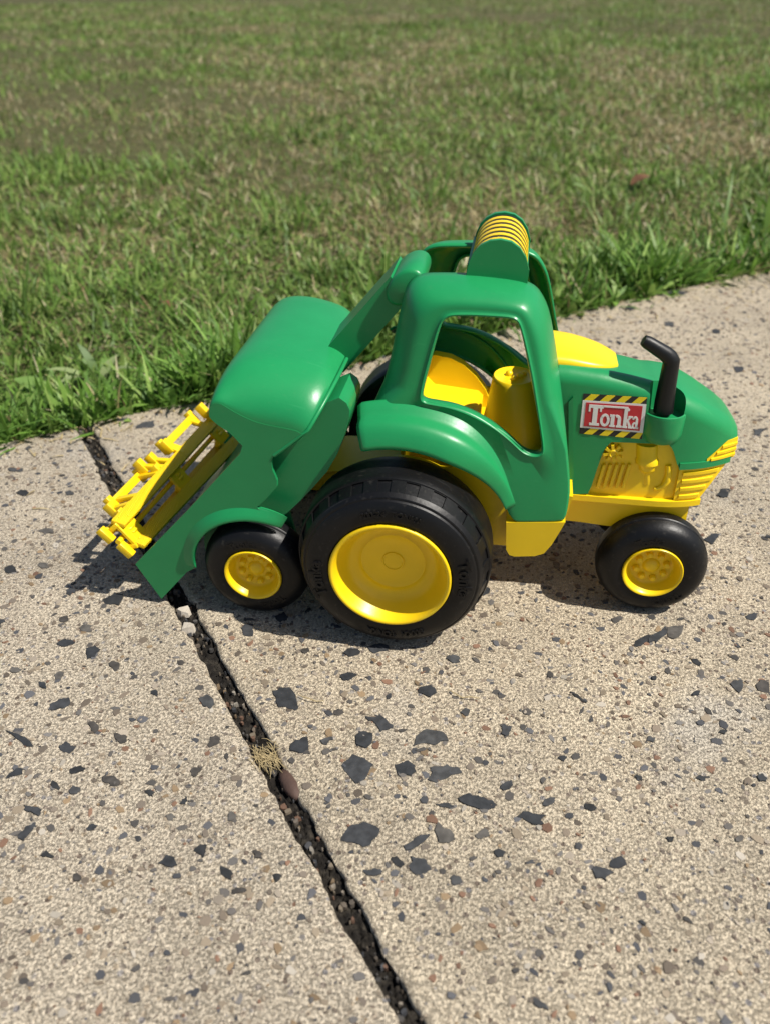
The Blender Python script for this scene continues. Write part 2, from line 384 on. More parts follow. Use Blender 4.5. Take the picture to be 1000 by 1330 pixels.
def blades(name, x, y, d, nn, ss, Lr, wr, flat, seed, straw_boost=0.0, leafy=0.0):
    n = len(x); r = np.random.default_rng(seed)
    edge = np.exp(-np.clip(nn, 0, 9)/.22)                                   # lush strip along the pavement
    dry = .62*vnoise(x, y, 3, .55)+.38*vnoise(x, y, 4, .16)
    pst = np.clip((dry-.30)*1.7, .12, .80)*(1-edge*.8)+.07+straw_boost
    isst = r.random(n) < pst
    L = (Lr[0]+(Lr[1]-Lr[0])*r.random(n)**1.6)*(1+.45*edge*r.random(n))*(.75+.6*vnoise(x, y, 9, .22))
    W = (wr[0]+(wr[1]-wr[0])*r.random(n))*np.clip(d, .8, 14)**.55
    W = np.where(isst, W*.7, W)
    phi = r.random(n)*2*math.pi
    th0 = np.clip(r.normal(.55, .33, n), .02, 1.35); kap = np.clip(r.normal(.75, .45, n), -.2, 2.0)
    fl = (r.random(n) < flat) | (isst & (r.random(n) < .6))
    th0 = np.where(fl, r.uniform(1.1, 1.5, n), th0); kap = np.where(fl, r.normal(.1, .25, n), kap)
    if leafy > 0:
        lf = (r.random(n) < leafy*edge) & ~isst; W = np.where(lf, W*2.5, W); L = np.where(lf, L*.75, L)
    tuft = (vnoise(x, y, 17, .13) > .74) & ~isst; L = np.where(tuft, L*1.7, L); th0 = np.where(tuft, th0*.7, th0)
    tt = [0, .38, .72, 1.0]; wf = [.75, 1.0, .72, 0.0]
    P = np.zeros((n, 4, 3)); cur = np.stack([x, y, np.full(n, -.021)+.006*r.random(n)], -1); P[:, 0] = cur
    for k in range(1, 4):
        th = th0+kap*(tt[k]+tt[k-1])/2; ds = L*(tt[k]-tt[k-1])
        cur = cur+np.stack([np.cos(phi)*np.sin(th)*ds, np.sin(phi)*np.sin(th)*ds, np.cos(th)*ds], -1)
        cur[:, 2] = np.maximum(cur[:, 2], -.017+.004*r.random(n)); P[:, k] = cur
    tw = phi+math.pi/2+r.normal(0, .5, n); side = np.stack([np.cos(tw), np.sin(tw), r.normal(0, .25, n)], -1)
    V = np.zeros((n, 7, 3))
    for k in range(3):
        V[:, 2*k] = P[:, k]-side*(W*wf[k]/2)[:, None]; V[:, 2*k+1] = P[:, k]+side*(W*wf[k]/2)[:, None]
    V[:, 6] = P[:, 3]
    tri = np.array([(0, 1, 3), (0, 3, 2), (2, 3, 5), (2, 5, 4), (4, 5, 6)])
    F = (tri[None]+(np.arange(n)*7)[:, None, None]).reshape(-1, 3)
    greens = np.array([(.085, .155, .024), (.12, .205, .036), (.165, .25, .052), (.22, .285, .078), (.10, .175, .036)])
    straws = np.array([(.42, .35, .19), (.32, .26, .125), (.50, .44, .28), (.24, .17, .085), (.31, .28, .13)])
    c = greens[r.integers(0, 5, n)]*(.85+.5*r.random(n))[:, None]
    c = c*(1+edge[:, None]*np.array([-.08, .06, -.10]))*(.80+.45*vnoise(x, y, 23, .30))[:, None]
    cs = straws[r.integers(0, 5, n)]*(.8+.55*r.random(n))[:, None]
    c = np.where(isst[:, None], cs, c)
    me = bpy.data.meshes.new(name)
    me.vertices.add(n*7); me.vertices.foreach_set('co', V.reshape(-1).astype(np.float32))
    m = len(F); me.loops.add(m*3); me.loops.foreach_set('vertex_index', F.reshape(-1).astype(np.int32))
    me.polygons.add(m); me.polygons.foreach_set('loop_start', (np.arange(m)*3).astype(np.int32)); me.polygons.foreach_set('loop_total', np.full(m, 3, np.int32))
    me.update(calc_edges=True)
    at = me.color_attributes.new('Col', 'FLOAT_COLOR', 'POINT')
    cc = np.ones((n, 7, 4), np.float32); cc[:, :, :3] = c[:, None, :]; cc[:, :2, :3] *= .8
    at.data.foreach_set('color', cc.reshape(-1))
    o = link(name, me, GRASSM, None, 0); o['kind'] = 'stuff'; return o
pts = sample_lawn(345000, .55, 14, 1.62)
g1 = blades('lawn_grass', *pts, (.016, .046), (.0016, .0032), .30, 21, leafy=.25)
g1['label'] = 'short dry green lawn grass growing beyond the pavement'; g1['category'] = 'grass'
# thicker fringe hanging over the pavement edge
nf = 17000; s_ = rng.uniform(-.9, 1.5, nf); n_ = rng.exponential(.06, nf)-.004
fx_, fy_ = w3(s_, -n_); dd = np.hypot(fx_-CAM[0], fy_-CAM[1])
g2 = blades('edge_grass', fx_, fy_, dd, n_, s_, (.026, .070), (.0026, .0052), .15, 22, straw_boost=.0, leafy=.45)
g2['label'] = 'lush longer grass fringe hanging over the pavement edge'; g2['category'] = 'grass'

# ---- aggregate in the slab tops
def stones(name, P, size, asp, ang, col, h, parent, nseg=6, rough_edge=.22):
    n = len(P); r = np.random.default_rng(len(P)); t = np.linspace(0, 2*np.pi, nseg, endpoint=False)
    rad = 1+r.normal(0, rough_edge, (n, nseg)); rad = np.clip(rad, .5, 1.5)
    ux = rad*np.cos(t)*size[:, None]/2; uy = rad*np.sin(t)*size[:, None]*asp[:, None]/2
    ca, sa = np.cos(ang)[:, None], np.sin(ang)[:, None]
    X = ux*ca-uy*sa; Y = ux*sa+uy*ca
    V = np.zeros((n, 2*nseg+1, 3))
    V[:, :nseg, 0] = P[:, 0:1]+X; V[:, :nseg, 1] = P[:, 1:2]+Y; V[:, :nseg, 2] = -.0012
    V[:, nseg:2*nseg, 0] = P[:, 0:1]+X*.86; V[:, nseg:2*nseg, 1] = P[:, 1:2]+Y*.86; V[:, nseg:2*nseg, 2] = h[:, None]*(.75+.5*r.random((n, nseg)))
    V[:, -1, :2] = P[:, :2]; V[:, -1, 2] = h*1.15
    F = []
    for k in range(nseg):
        k2 = (k+1) % nseg; F += [(k, k2, nseg+k2), (k, nseg+k2, nseg+k), (nseg+k, nseg+k2, 2*nseg)]
    F = (np.array(F)[None]+(np.arange(n)*(2*nseg+1))[:, None, None]).reshape(-1, 3)
    me = bpy.data.meshes.new(name); me.from_pydata(V.reshape(-1, 3).tolist(), [], F.tolist()); me.update()
    at = me.color_attributes.new('Col', 'FLOAT_COLOR', 'POINT'); cc = np.ones((n, 2*nseg+1, 4), np.float32); cc[:, :, :3] = col[:, None, :]
    at.data.foreach_set('color', cc.reshape(-1))
    o = link(name, me, PEBBLEM, parent, 60); return o
PAL = np.array([(.13, .105, .08), (.20, .16, .12), (.26, .21, .15), (.09, .09, .095), (.33, .28, .22), (.20, .115, .075), (.15, .14, .13), (.24, .17, .10), (.38, .34, .28), (.07, .065, .06), (.11, .10, .09), (.06, .062, .068), (.17, .14, .11)])
def scatter(slabo, left, n, smin, smax, seed, pw=2.6):
    r = np.random.default_rng(seed); s = r.uniform(-.8 if left else -.05, .30 if left else 1.15, n*3); t = r.uniform(.006, 1.0, n*3)
    ok = (s < sL(t)-.006) if left else (s > sR(t)+.006)
    s, t = s[ok][:n], t[ok][:n]; x, y = w3(s, t); k = len(x)
    size = smin+(smax-smin)*r.random(k)**pw
    return np.stack([x, y], -1), size, .45+.5*r.random(k), r.random(k)*6.28, PAL[r.integers(0, len(PAL), k)]*(.62+.5*r.random(k))[:, None], .00015+.0006*r.random(k)
for slabo, left, seed, n in ((slabL, True, 31, 15000), (slabR, False, 32, 19000)):
    P, sz, asp, an, co, h = scatter(slabo, left, n, .0017, .0082, seed, 2.7)
    o = stones('pebble_aggregate', P, sz, asp, an, co, h, slabo); o['kind'] = 'stuff'
# slate chips large enough to be told apart: (u, v, width, height, turn in the picture) of the photograph, laid on the slab
CH = [(465,998,50,44,20),(560,960,50,26,-15),(575,1001,54,27,-12),(525,998,31,24,10),(368,904,46,30,35),(468,1087,38,50,80),(543,1092,14,42,60),(576,1085,28,36,-40),
 (543,1124,33,26,5),(590,1143,20,18,0),(618,1041,52,20,5),(692,1063,42,16,8),(780,1134,34,20,15),(805,1122,34,19,-10),(493,938,42,20,25),(473,960,22,24,40),(452,878,26,15,0),
 (390,967,28,24,-20),(277,964,20,20,-30),(270,912,26,18,20),(425,962,10,20,70),(658,948,15,17,30),(657,1021,15,24,60),(855,825,14,42,50),(836,832,30,12,-20),(876,820,26,16,-40),(958,891,24,18,30),
 (991,892,22,20,20),(80,915,18,30,80),(88,971,22,17,0),(157,959,25,14,10),(145,1014,26,15,5),(122,944,14,22,-60),(28,960,12,42,-60),(20,1004,30,14,-20),(35,1080,34,18,-35),(40,1051,30,14,20),
 (150,866,26,11,5),(78,878,18,13,-15),(15,740,26,12,-10),(147,778,26,20,-10),(92,768,14,10,0),(82,805,18,12,-25),(112,816,18,12,10),(86,835,24,10,-10),(118,848,26,16,-25),(295,1134,14,26,-60),
 (220,1121,28,24,-20),(310,1157,20,12,0),(487,1133,30,10,5),(516,1120,22,10,40),(555,897,38,16,8),(765,1048,20,9,20),(712,1041,20,12,-30),(627,1084,14,22,70),(648,1108,16,12,0),(578,1047,26,8,5),
 (322,818,24,18,30),(366,800,24,18,-20),(458,847,28,14,10),(490,842,30,14,0),(590,856,22,12,20),(628,768,18,16,-50),(695,712,20,14,40),(720,700,14,10,0),(96,1027,18,12,0),(100,1000,24,9,-20),(72,1020,14,12,30),
 (255,1002,12,18,60),(222,1062,14,10,0),(262,1105,16,20,50),(396,845,16,10,0),(440,925,8,16,70),(505,905,10,10,0),(605,925,10,14,60),(750,905,26,6,35),(905,900,8,14,80),(960,1090,14,10,0),(925,700,26,14,-30),
 (940,640,24,12,-10),(905,860,16,8,30),(975,800,18,10,0),(870,420,20,8,5),(880,380,26,9,0),(930,430,14,7,0),(960,480,20,9,10),(820,400,18,7,0),(985,560,20,10,-10),(190,552,30,9,-8),(160,545,26,8,0),(215,570,24,8,5),
 (30,640,20,9,0),(60,690,24,9,-5),(20,610,20,7,0),(90,640,18,7,0),(55,735,20,9,0),(670,520,16,7,0),(640,440,16,6,0),(990,1010,16,12,20),(845,960,14,9,10),(730,985,14,9,-20),(690,1120,6,18,75),(830,1010,12,9,0),(910,1010,16,9,15),
 (870,1090,14,9,0),(940,950,14,8,0),(60,1110,20,12,20),(120,1075,16,10,-20),(180,1090,14,10,10),(100,1140,16,12,0),(20,870,16,10,0),(55,890,14,9,20),(200,900,14,9,0),(235,860,10,8,0),(195,1030,14,10,10),(240,1040,14,9,-20),(300,1060,14,12,0),(335,1110,16,12,20),(360,1140,14,12,0)]
SLATE = [(.026, .028, .031), (.036, .038, .041), (.048, .049, .050), (.022, .023, .024), (.080, .074, .066), (.050, .045, .040)]
def slate_mats():
    out = []
    for i, c in enumerate(SLATE):
        m, n, l, b = new_mat('slate_chip_%d' % i)
        tc = n.new('ShaderNodeTexCoord'); nz = n.new('ShaderNodeTexNoise'); nz.inputs['Scale'].default_value = 180; nz.inputs['Detail'].default_value = 7
        l.new(tc.outputs['Object'], nz.inputs['Vector'])
        r = n.new('ShaderNodeValToRGB'); r.color_ramp.elements[0].color = (*[q*.75 for q in c], 1); r.color_ramp.elements[1].color = (*[q*1.5 for q in c], 1)
        r.color_ramp.elements[0].position = .35; r.color_ramp.elements[1].position = .75
        l.new(nz.outputs['Fac'], r.inputs['Fac']); l.new(r.outputs['Color'], b.inputs['Base Color']); b.inputs['Roughness'].default_value = .75; b.inputs['Specular IOR Level'].default_value = .3
        bp = n.new('ShaderNodeBump'); bp.inputs['Strength'].default_value = .35; bp.inputs['Distance'].default_value = .001
        l.new(nz.outputs['Fac'], bp.inputs['Height']); l.new(bp.outputs[0], b.inputs['Normal']); out.append(m)
    return out
SLM = slate_mats()
def chip(u, v, w, h, a, i):
    """an angular flake set in the surface; its outline is laid on the slab around the point"""
    r = random.Random(1000+i); k = r.choice((6, 7, 8, 9, 10)); ang = R(a); ring = []
    t0 = r.random()*6.28
    for j in range(k):
        t = t0+2*math.pi*(j+r.uniform(-.28, .28))/k; q = r.uniform(.74, 1.2)
        if r.random() < .26: q *= .62
        x, y = q*w/2*math.cos(t), q*h/2*math.sin(t)
        ring.append((x*math.cos(ang)-y*math.sin(ang), x*math.sin(ang)+y*math.cos(ang)))
    for lv, am in ((0, .085), (1, .05)):                        # broken, splintered outline
        o_ = []
        for j in range(len(ring)):
            (ax_, ay_), (bx_, by_) = ring[j], ring[(j+1) % len(ring)]; dx, dy = bx_-ax_, by_-ay_; m_ = r.uniform(.35, .65); f_ = r.gauss(0, am)
            o_ += [(ax_, ay_), (ax_+dx*m_-dy*f_, ay_+dy*m_+dx*f_)]
        ring = o_
    ring = [onZ(u+x, v+y, .0006) for x, y in ring]; k = len(ring)
    c = onZ(u, v)
    bm = bmesh.new(); up = []
    lo = [bm.verts.new((x, y, -.002)) for x, y in ring]
    sx_, sy_ = r.uniform(-.04, .04), r.uniform(-.04, .04); tz = [.0008+sx_*(x-c[0])+sy_*(y-c[1]) for x, y in ring]
    up = [bm.verts.new((c[0]+(x-c[0])*.94, c[1]+(y-c[1])*.94, z)) for (x, y), z in zip(ring, tz)]
    for j in range(k): bm.faces.new((lo[j], lo[(j+1) % k], up[(j+1) % k], up[j]))
    cc = bm.verts.new((c[0], c[1], .00085))
    for j in range(k): bm.faces.new((up[j], up[(j+1) % k], cc))
    s, t = st(c)
    if sL(t)-.004 < s < sR(t)+.004: bm.free(); return
    from_bm('slate_chip', bm, SLM[r.randrange(len(SLM)) if w < 30 else r.randrange(3)], slabL if s < sL(t) else slabR, 40)
for i, c in enumerate(CH): chip(*c, i)
# more chips of the same kinds over the rest of the slabs
rr = random.Random(5)
for i in range(130):
    for _ in range(20):
        s = rr.uniform(-.75, 1.1); t = rr.uniform(.02, .98); x, y = w3(s, t)
        q = np.array([x, y, 0])-CAM; z = q@_fw
        if z <= .1: continue
        u = 500+FPX*(q@CR)/z; v = 665+FPX*(q@CD)/z
        if all((u-a[0])**2+(v-a[1])**2 > 30**2 for a in CH): break
    else: continue
    if z <= .1: continue
    mm = FPX/z; w = rr.uniform(.006, .012)*mm*(1 if s < sL(t) else .85); chip(u, v, w, w*rr.uniform(.3, .6), rr.uniform(-40, 40), 500+i)

# ================================================================== THE TOY TRACTOR
TR = empty('toy_tractor', (.06, YC, 0), 'green and yellow plastic toy tractor with open cab, black exhaust and big rear wheels', 'toy tractor')

# ---- wheels
def arc_text(bm, s, size, r, a0, Y, cx, cz, bold=0.0, h=.0006):
    me, w = text_mesh(s, size, bold)
    b2 = bmesh.new(); b2.from_mesh(me); bpy.data.meshes.remove(me)
    ex = bmesh.ops.extrude_face_region(b2, geom=b2.faces[:])
    for v in [g for g in ex['geom'] if isinstance(g, bmesh.types.BMVert)]: v.co.z = h
    xs = [v.co.x for v in b2.verts]; mid = (min(xs)+max(xs))/2; mp = {}
    for v in b2.verts:
        a = a0+(v.co.x-mid)/r; q = r+v.co.y-size*.35
        mp[v] = bm.verts.new((cx+q*math.sin(a), Y-v.co.z, cz+q*math.cos(a)))
    for f in b2.faces:
        try: bm.faces.new([mp[v] for v in f.verts])
        except ValueError: pass
    b2.free()
def rear_wheel(parent, cx, cz, y0, Rr=.07):
    bm = bmesh.new(); lathe(bm, [(0, y0+.024), (.034, y0+.024), (.034, y0+.052), (0, y0+.052)], cx, cz, 32)
    hub = from_bm('wheel', bm, BLACK, parent)
    nb = 22; fr = (0, .012, .10, .20, .30, .40, .488, .50, .512, .60, .70, .80, .90, .988); per = len(fr); n = nb*per; angs = [2*math.pi*(k+f)/nb for k in range(nb) for f in fr]
    prof = [(.0385, .006), (.0425, .0028), (.0445, .0010), (.0475, .0004), (.0530, .0006), (.0575, .0020), (.0600, .0036), (.0608, .0048), (.0612, .0050), (.0618, .0050), (.0626, .0054),
            (.0648, .0082), (.06485, .0083), (.0649, .0085), (.0681, .0180), (.06815, .0182), (.0682, .0184), (.0691, .0187), (.0699, .0210), (.0700, .0240), (.0700, .0245), (.0700, .0420), (.0700, .0425), (.0697, .0470), (.0680, .0510), (.0640, .0545), (.0540, .0560), (.0350, .0560)]
    def mod(i, j, r, y):
        if i in (13, 14) and 8 <= j % per <= 13: return r-.0010, y+.0005
        return r, y
    bm = bmesh.new(); lathe(bm, [(r, y0+y) for r, y in prof], cx, cz, n, mod, angs)
    for f in bm.faces: f.normal_update()
    for s, size, r, a, b in (('Tonka', .0125, .0535, R(88), .0004), ('Tonka', .0125, .0535, R(262), .0004), ('800-24  TONKA', .0062, .0525, R(2), .0001), ('800-24  TONKA', .0062, .0525, R(176), .0001)):
        arc_text(bm, s, size, r, a, y0+.0006, cx, cz, b, .0013)
    from_bm('tyre', bm, BLACK, hub, 22)
    rim = [(.0400, .0060), (.0432, .0024), (.0434, -.0002), (.0426, -.0010), (.0414, -.0010), (.0404, -.0002), (.0394, .0016), (.0356, .0095), (.0340, .0130), (.0322, .0157), (.0300, .0174), (.0272, .0182),
           (.0238, .0184), (.0234, .0180), (.0228, .0180), (.0224, .0184), (.0100, .0186), (.0082, .0186), (.0078, .0178), (.0070, .0178), (.0066, .0184), (0, .0184)]
    bm = bmesh.new(); lathe(bm, [(r, y0+y) for r, y in rim], cx, cz, 96); from_bm('rim', bm, YELLOW, hub, 50)
    return hub
def small_wheel(parent, cx, y0, Rr=.0415):
    cz = Rr
    bm = bmesh.new(); lathe(bm, [(0, y0+.013), (.016, y0+.013), (.016, y0+.026), (0, y0+.026)], cx, cz, 32); hub = from_bm('wheel', bm, BLACK, parent)
    prof = [(.0195, .0040), (.0215, .0020), (.0226, .0006), (.0260, -.0006), (.0310, -.0004), (.0345, .0010), (.0375, .0034), (.0395, .0062), (.0407, .0090), (.0411, .0102), (.0409, .0106), (.0404, .0109), (.0404, .0117), (.0410, .0121), (.0415, .0130),
            (.0415, .0190), (.0411, .0215), (.0395, .0245), (.0365, .0270), (.0310, .0282), (.0200, .0280)]
    bm = bmesh.new(); lathe(bm, [(r, y0+y) for r, y in prof], cx, cz, 96)
    arc_text(bm, 'Tonka', .0085, .0290, R(-12), y0-.0004, cx, cz, .0002, .0006); arc_text(bm, 'Tonka', .0085, .0290, R(150), y0-.0004, cx, cz, .0002, .0006)
    from_bm('tyre', bm, BLACK, hub, 28)
    rim = [(.0205, .0040), (.0222, .0016), (.0224, -.0004), (.0218, -.0012), (.0208, -.0012), (.0201, -.0004), (.0192, .0014), (.0172, .0072), (.0164, .0088), (.0150, .0096), (.0066, .0096), (.0060, .0088), (.0050, .0074), (.0030, .0064), (0, .0062)]
    bm = bmesh.new(); lathe(bm, [(r, y0+y) for r, y in rim], cx, cz, 72)
    for k in range(8):
        a = 2*math.pi*(k+.3)/8; lx, lz = cx+.0112*math.cos(a), cz+.0112*math.sin(a)
        lathe(bm, [(.0027, y0+.0100), (.0025, y0+.0072), (.0018, y0+.0060), (0, y0+.0057)], lx, lz, 14)
    from_bm('rim', bm, YELLOW, hub, 50)
    return hub
def mirror_wheel(hub, parent):
    h = mirrored(hub, parent)
    for c in list(hub.children): mirrored(c, h)
rw = rear_wheel(TR, 0, .07, 0.0); mirror_wheel(rw, TR)
fwh = small_wheel(TR, .190, .0690); mirror_wheel(fwh, TR)
bm = bmesh.new(); lathe(bm, [(0, .055), (.007, .055), (.007, mir(.055)), (0, mir(.055))], 0, .07, 20); from_bm('axle', bm, BLACK2, TR)
bm = bmesh.new(); lathe(bm, [(0, .096), (.006, .096), (.006, mir(.096)), (0, mir(.096))], .190, .0415, 20); from_bm('axle', bm, YELLOW, TR)

# ---- hood, nose and engine
def lerp(x, pts): return float(np.interp(x, [p[0] for p in pts], [p[1] for p in pts]))
NOSE = .2372
def hw(X):
    t = min(1, max(0, (X-.180)/(NOSE-.180))); return .0455*(1-.42*t**2.4)
ZT = [(.100, .1960), (.113, .1952), (.135, .1925), (.155, .1890), (.175, .1845), (.192, .1785), (.208, .1705), (.222, .1620), (.230, .1560), (.2345, .1510), (NOSE, .1470)]
g_low = XZ([(738, 642), (765, 641), (772, 618), (784, 584), (793, 574), (868, 577), (874, 584), (880, 606), (884, 610), (939, 612)], .0845)
ZB = [(.09, g_low[0][1])]+[(x, z) for x, z in g_low]+[(.236, g_low[-1][1]+.001), (NOSE, g_low[-1][1]+.003)]
ZB = sorted(ZB)
def hood_sections(x0, x1, n, zb, zt, inset=0.0, rc=.010, crown=.004, K=7):
    out = []
    for i in range(n):
        X = x0+(x1-x0)*i/(n-1); h = hw(X)-inset; b, t = zb(X), zt(X); r = min(rc, (t-b)*.45, h*.6)
        f = min(1, max(0, (X-.168)/.022)); r = r*f+.0105*(1-f); pts = [(-h, b), (-h, b+(t-r-b)*.5)]
        for k in range(K+1):
            a = math.pi/2*k/K; pts.append((-h+r-r*math.cos(a), t-r+r*math.sin(a)))
        h2 = h*.86; r2 = min(.030, h2*.85); zc = t-.0015-.0050*(1-f)
        far_ = [(h2-r2+r2*math.sin(math.pi/2*k/K), zc-r2*.8+r2*.8*math.cos(math.pi/2*k/K)) for k in range(K+1)]
        full = pts+[(-(h-r)*.5, t*.6+zc*.4+.0005)]+far_+[(h2, b+(zc-r2-b)*.5), (h2, b)]
        out.append([(X, YC+y, z) for y, z in full])
    return out
bm = bmesh.new()
loft(bm, hood_sections(.106, NOSE, 70, lambda x: lerp(x, ZB), lambda x: lerp(x, ZT), 0, .0125))
bevel(bm, .006, 4, 50, lambda e: all(v.co.x > NOSE-.0005 for v in e.verts))
hood = from_bm('hood', bm, GREEN, TR, 40)
def cut(o, cutter_bm):
    cm = bpy.data.meshes.new('c'); bmesh.ops.recalc_face_normals(cutter_bm, faces=cutter_bm.faces[:]); cutter_bm.to_mesh(cm); cutter_bm.free(); c = bpy.data.objects.new('c', cm); COL.objects.link(c)
    m = o.modifiers.new('b', 'BOOLEAN'); m.operation = 'DIFFERENCE'; m.object = c; m.solver = 'EXACT'
    bpy.context.view_layer.update(); dg = bpy.context.evaluated_depsgraph_get()
    me = bpy.data.meshes.new_from_object(o.evaluated_get(dg)); o.modifiers.clear(); old = o.data; o.data = me; bpy.data.meshes.remove(old)
    bpy.data.objects.remove(c)
    me.shade_smooth(); me.set_sharp_from_angle(angle=R(40))
PX_, PZ_ = onY(864, 532, .089)
bm = bmesh.new()                                              # pocket for the exhaust in the near shoulder
bmesh.ops.create_cone(bm, cap_ends=True, segments=40, radius1=.0125, radius2=.0140, depth=.06, matrix=Matrix.Translation((PX_, .0885, PZ_-.004+.03)))
cut(hood, bm)
# boss round the exhaust foot
bm = bmesh.new(); zb0 = onY(868, 577, .0845)[1]
prof = [(.0002, zb0+.001), (.0105, zb0+.001), (.0130, zb0+.003), (.0142, zb0+.008), (.0148, PZ_-.003), (.0144, PZ_-.0012), (.0134, PZ_-.0008), (.0126, PZ_-.0016), (.0120, PZ_-.006), (.0002, PZ_-.007)]
vr = []
for r_, z_ in prof: vr.append([(PX_+r_*math.cos(a), .0900+r_*.92*math.sin(a), z_) for a in np.linspace(0, 2*math.pi, 40, endpoint=False)])
loft(bm, vr); from_bm('exhaust_boss', bm, GREEN, TR, 45)
# exhaust: upright foot, elbow, slanted outlet
pth = [onY(u, v, .0895) for u, v in ((861, 534), (863, 520), (867, 496), (871, 474), (872, 469), (869, 463.5), (864, 459), (852, 451.5), (840, 444), (835.5, 441.5))]
bm = bmesh.new(); tube(bm, [(x, .0895, z) for x, z in pth], [.0068, .0066, .0060, .0056, .0056, .0055, .0052, .0048, .0044, .0036], 24)
from_bm('exhaust_pipe', bm, BLACK2, TR, 45)
# joint strip between hood and cab
fl = XZ([(738, 522), (744, 516), (745, 640), (738, 642)], .082)
bm = bmesh.new(); prism(bm, fl, .0815, .0900); bevel(bm, .001, 2, 40); from_bm('hood_flange', bm, GREEN, TR)
# yellow cowl on top of the hood
bm = bmesh.new(); rings = []
for i in range(16):
    t = i/15; X = .098+(.1480-.098)*t; h = .0068*(1-t**2.4)+.0010; w = .0235*(1-.10*t-.40*t**5); z0 = lerp(X, ZT)-.0065-.001*t
    wn = w*1.60; wf = w*.85; z0 += .0035; rg = [(X, YC-wn, z0-.001)]
    for k in range(13):
        a = math.pi*k/12; c_ = math.cos(a); rg.append((X, YC-(wn if c_ > 0 else wf)*abs(c_)**.6*(1 if c_ > 0 else -1), z0+.0035*(1-k/12)+h*math.sin(a)**.75))
    rg.append((X, YC+wf, z0-.001)); rings.append(rg)
loft(bm, rings); bevel(bm, .003, 3, 50, lambda e: all(v.co.x > .1475 for v in e.verts)); from_bm('dash_cowl', bm, YELLOW, TR, 45)
# yellow engine side under the hood, its ledge and the chassis below it
eb = XZ([(742, 643), (883, 653)], .088)
def strip_block(name, x0, x1, n, zb, zt, inset, mat, bev=.0012):
    bm = bmesh.new(); rings = []
    for i in range(n):
        X = x0+(x1-x0)*i/(n-1); h = hw(X)-inset; b, t = zb(X), zt(X)
        rings.append([(X, YC-h, b), (X, YC-h, t), (X, YC+h*.86, t), (X, YC+h*.86, b)])
    loft(bm, rings); bevel(bm, bev, 2, 40); return from_bm(name, bm, mat, TR, 40)
strip_block('engine_panel', .112, .2005, 10, lambda x: eb[0][1]-.003, lambda x: eb[0][1]+.052, .0035, YELLOW)
ld = XZ([(742, 644), (906, 657)], .084)
strip_block('engine_ledge', .110, .2185, 20, lambda x: lerp(x, ld)-.0035, lambda x: lerp(x, ld)+.0012, -.0008, YELLOW, .0012)
cb = XZ([(742, 676), (792, 683), (893, 692)], .091)
strip_block('chassis', .085, .2125, 12, lambda x: lerp(x, cb), lambda x: lerp(x, ld)-.002, .0060, YELLOW, .003)
# lower grille at the nose with its louvres
gz0, gz1 = onY(884, 655, .084)[1], onY(884, 612, .084)[1]
bm = bmesh.new(); rings = []
for i in range(14):
    f = i/13; b, t = gz0+(gz1-gz0)*f, 0
    z = gz0+(gz1-gz0)*f; xe = .2170+.0165*f
    rg = []
    xs = np.linspace(.1985, xe, 14)
    for X in xs: rg.append((X, YC-hw(X)+.0012, z))
    for X in xs[::-1]: rg.append((X, YC+hw(X)*.86-.0012, z))
    rings.append(rg)
loft(bm, rings); gb = from_bm('lower_grille', bm, YELLOW, TR, 40)
for k in range(4):
    z = gz0+(gz1-gz0)*(.16+.235*k); f = (z-gz0)/(gz1-gz0); xe = .2165+.0165*f
    bm = bmesh.new(); rings = []
    for X in np.linspace(.2015, xe-.003, 14):
        y = YC-hw(X)+.0012; rings.append([(X, y+.001, z-.0022), (X, y-.0012, z-.0014), (X, y-.0014, z+.0012), (X, y+.001, z+.0018)])
    rings.append([(xe+.0005, YC-hw(xe)+.008, z+q) for q in (-.0022, -.0014, .0012, .0018)])
    loft(bm, rings); o = from_bm('louvre', bm, YELLOW, gb, 40)
# headlamp panel in the nose with its ribs, and the chin under it
bm = bmesh.new()
hz = [onY(u, v, .098) for u, v in ((919, 596), (926, 584), (951, 572), (948, 598))]
hzb, hzt = min(z for _, z in hz)+.0005, max(z for _, z in hz)
rings = []
for i, X in enumerate(np.linspace(.2165, NOSE+.0004, 12)):
    t = hzb+.003+(hzt-hzb-.003)*min(1, (i+.3)/7); y = YC-hw(X)-.0006; rings.append([(X, y, hzb), (X, y, t), (X, y+.012, t), (X, y+.012, hzb)])
loft(bm, rings); bevel(bm, .0007, 2, 40); hl = from_bm('headlamp', bm, YELLOW, TR, 40)
for k in range(3):
    z = hzb+.0028+(hzt-hzb)*.28*k; bm = bmesh.new(); rings = []
    for X in np.linspace(.2195+.0035*k, NOSE+.0006, 10):
        y = YC-hw(X)-.0006; rings.append([(X, y+.001, z-.0013), (X, y-.0012, z-.0009), (X, y-.0012, z+.0009), (X, y+.001, z+.0013)])
    loft(bm, rings); o = from_bm('louvre', bm, YELLOW, hl, 40)
strip_block('chin', .1975, NOSE-.0020, 24, lambda x: g_low[-1][1]-.0012, lambda x: g_low[-1][1]+.0040, -.0012, GREEN, .0011)
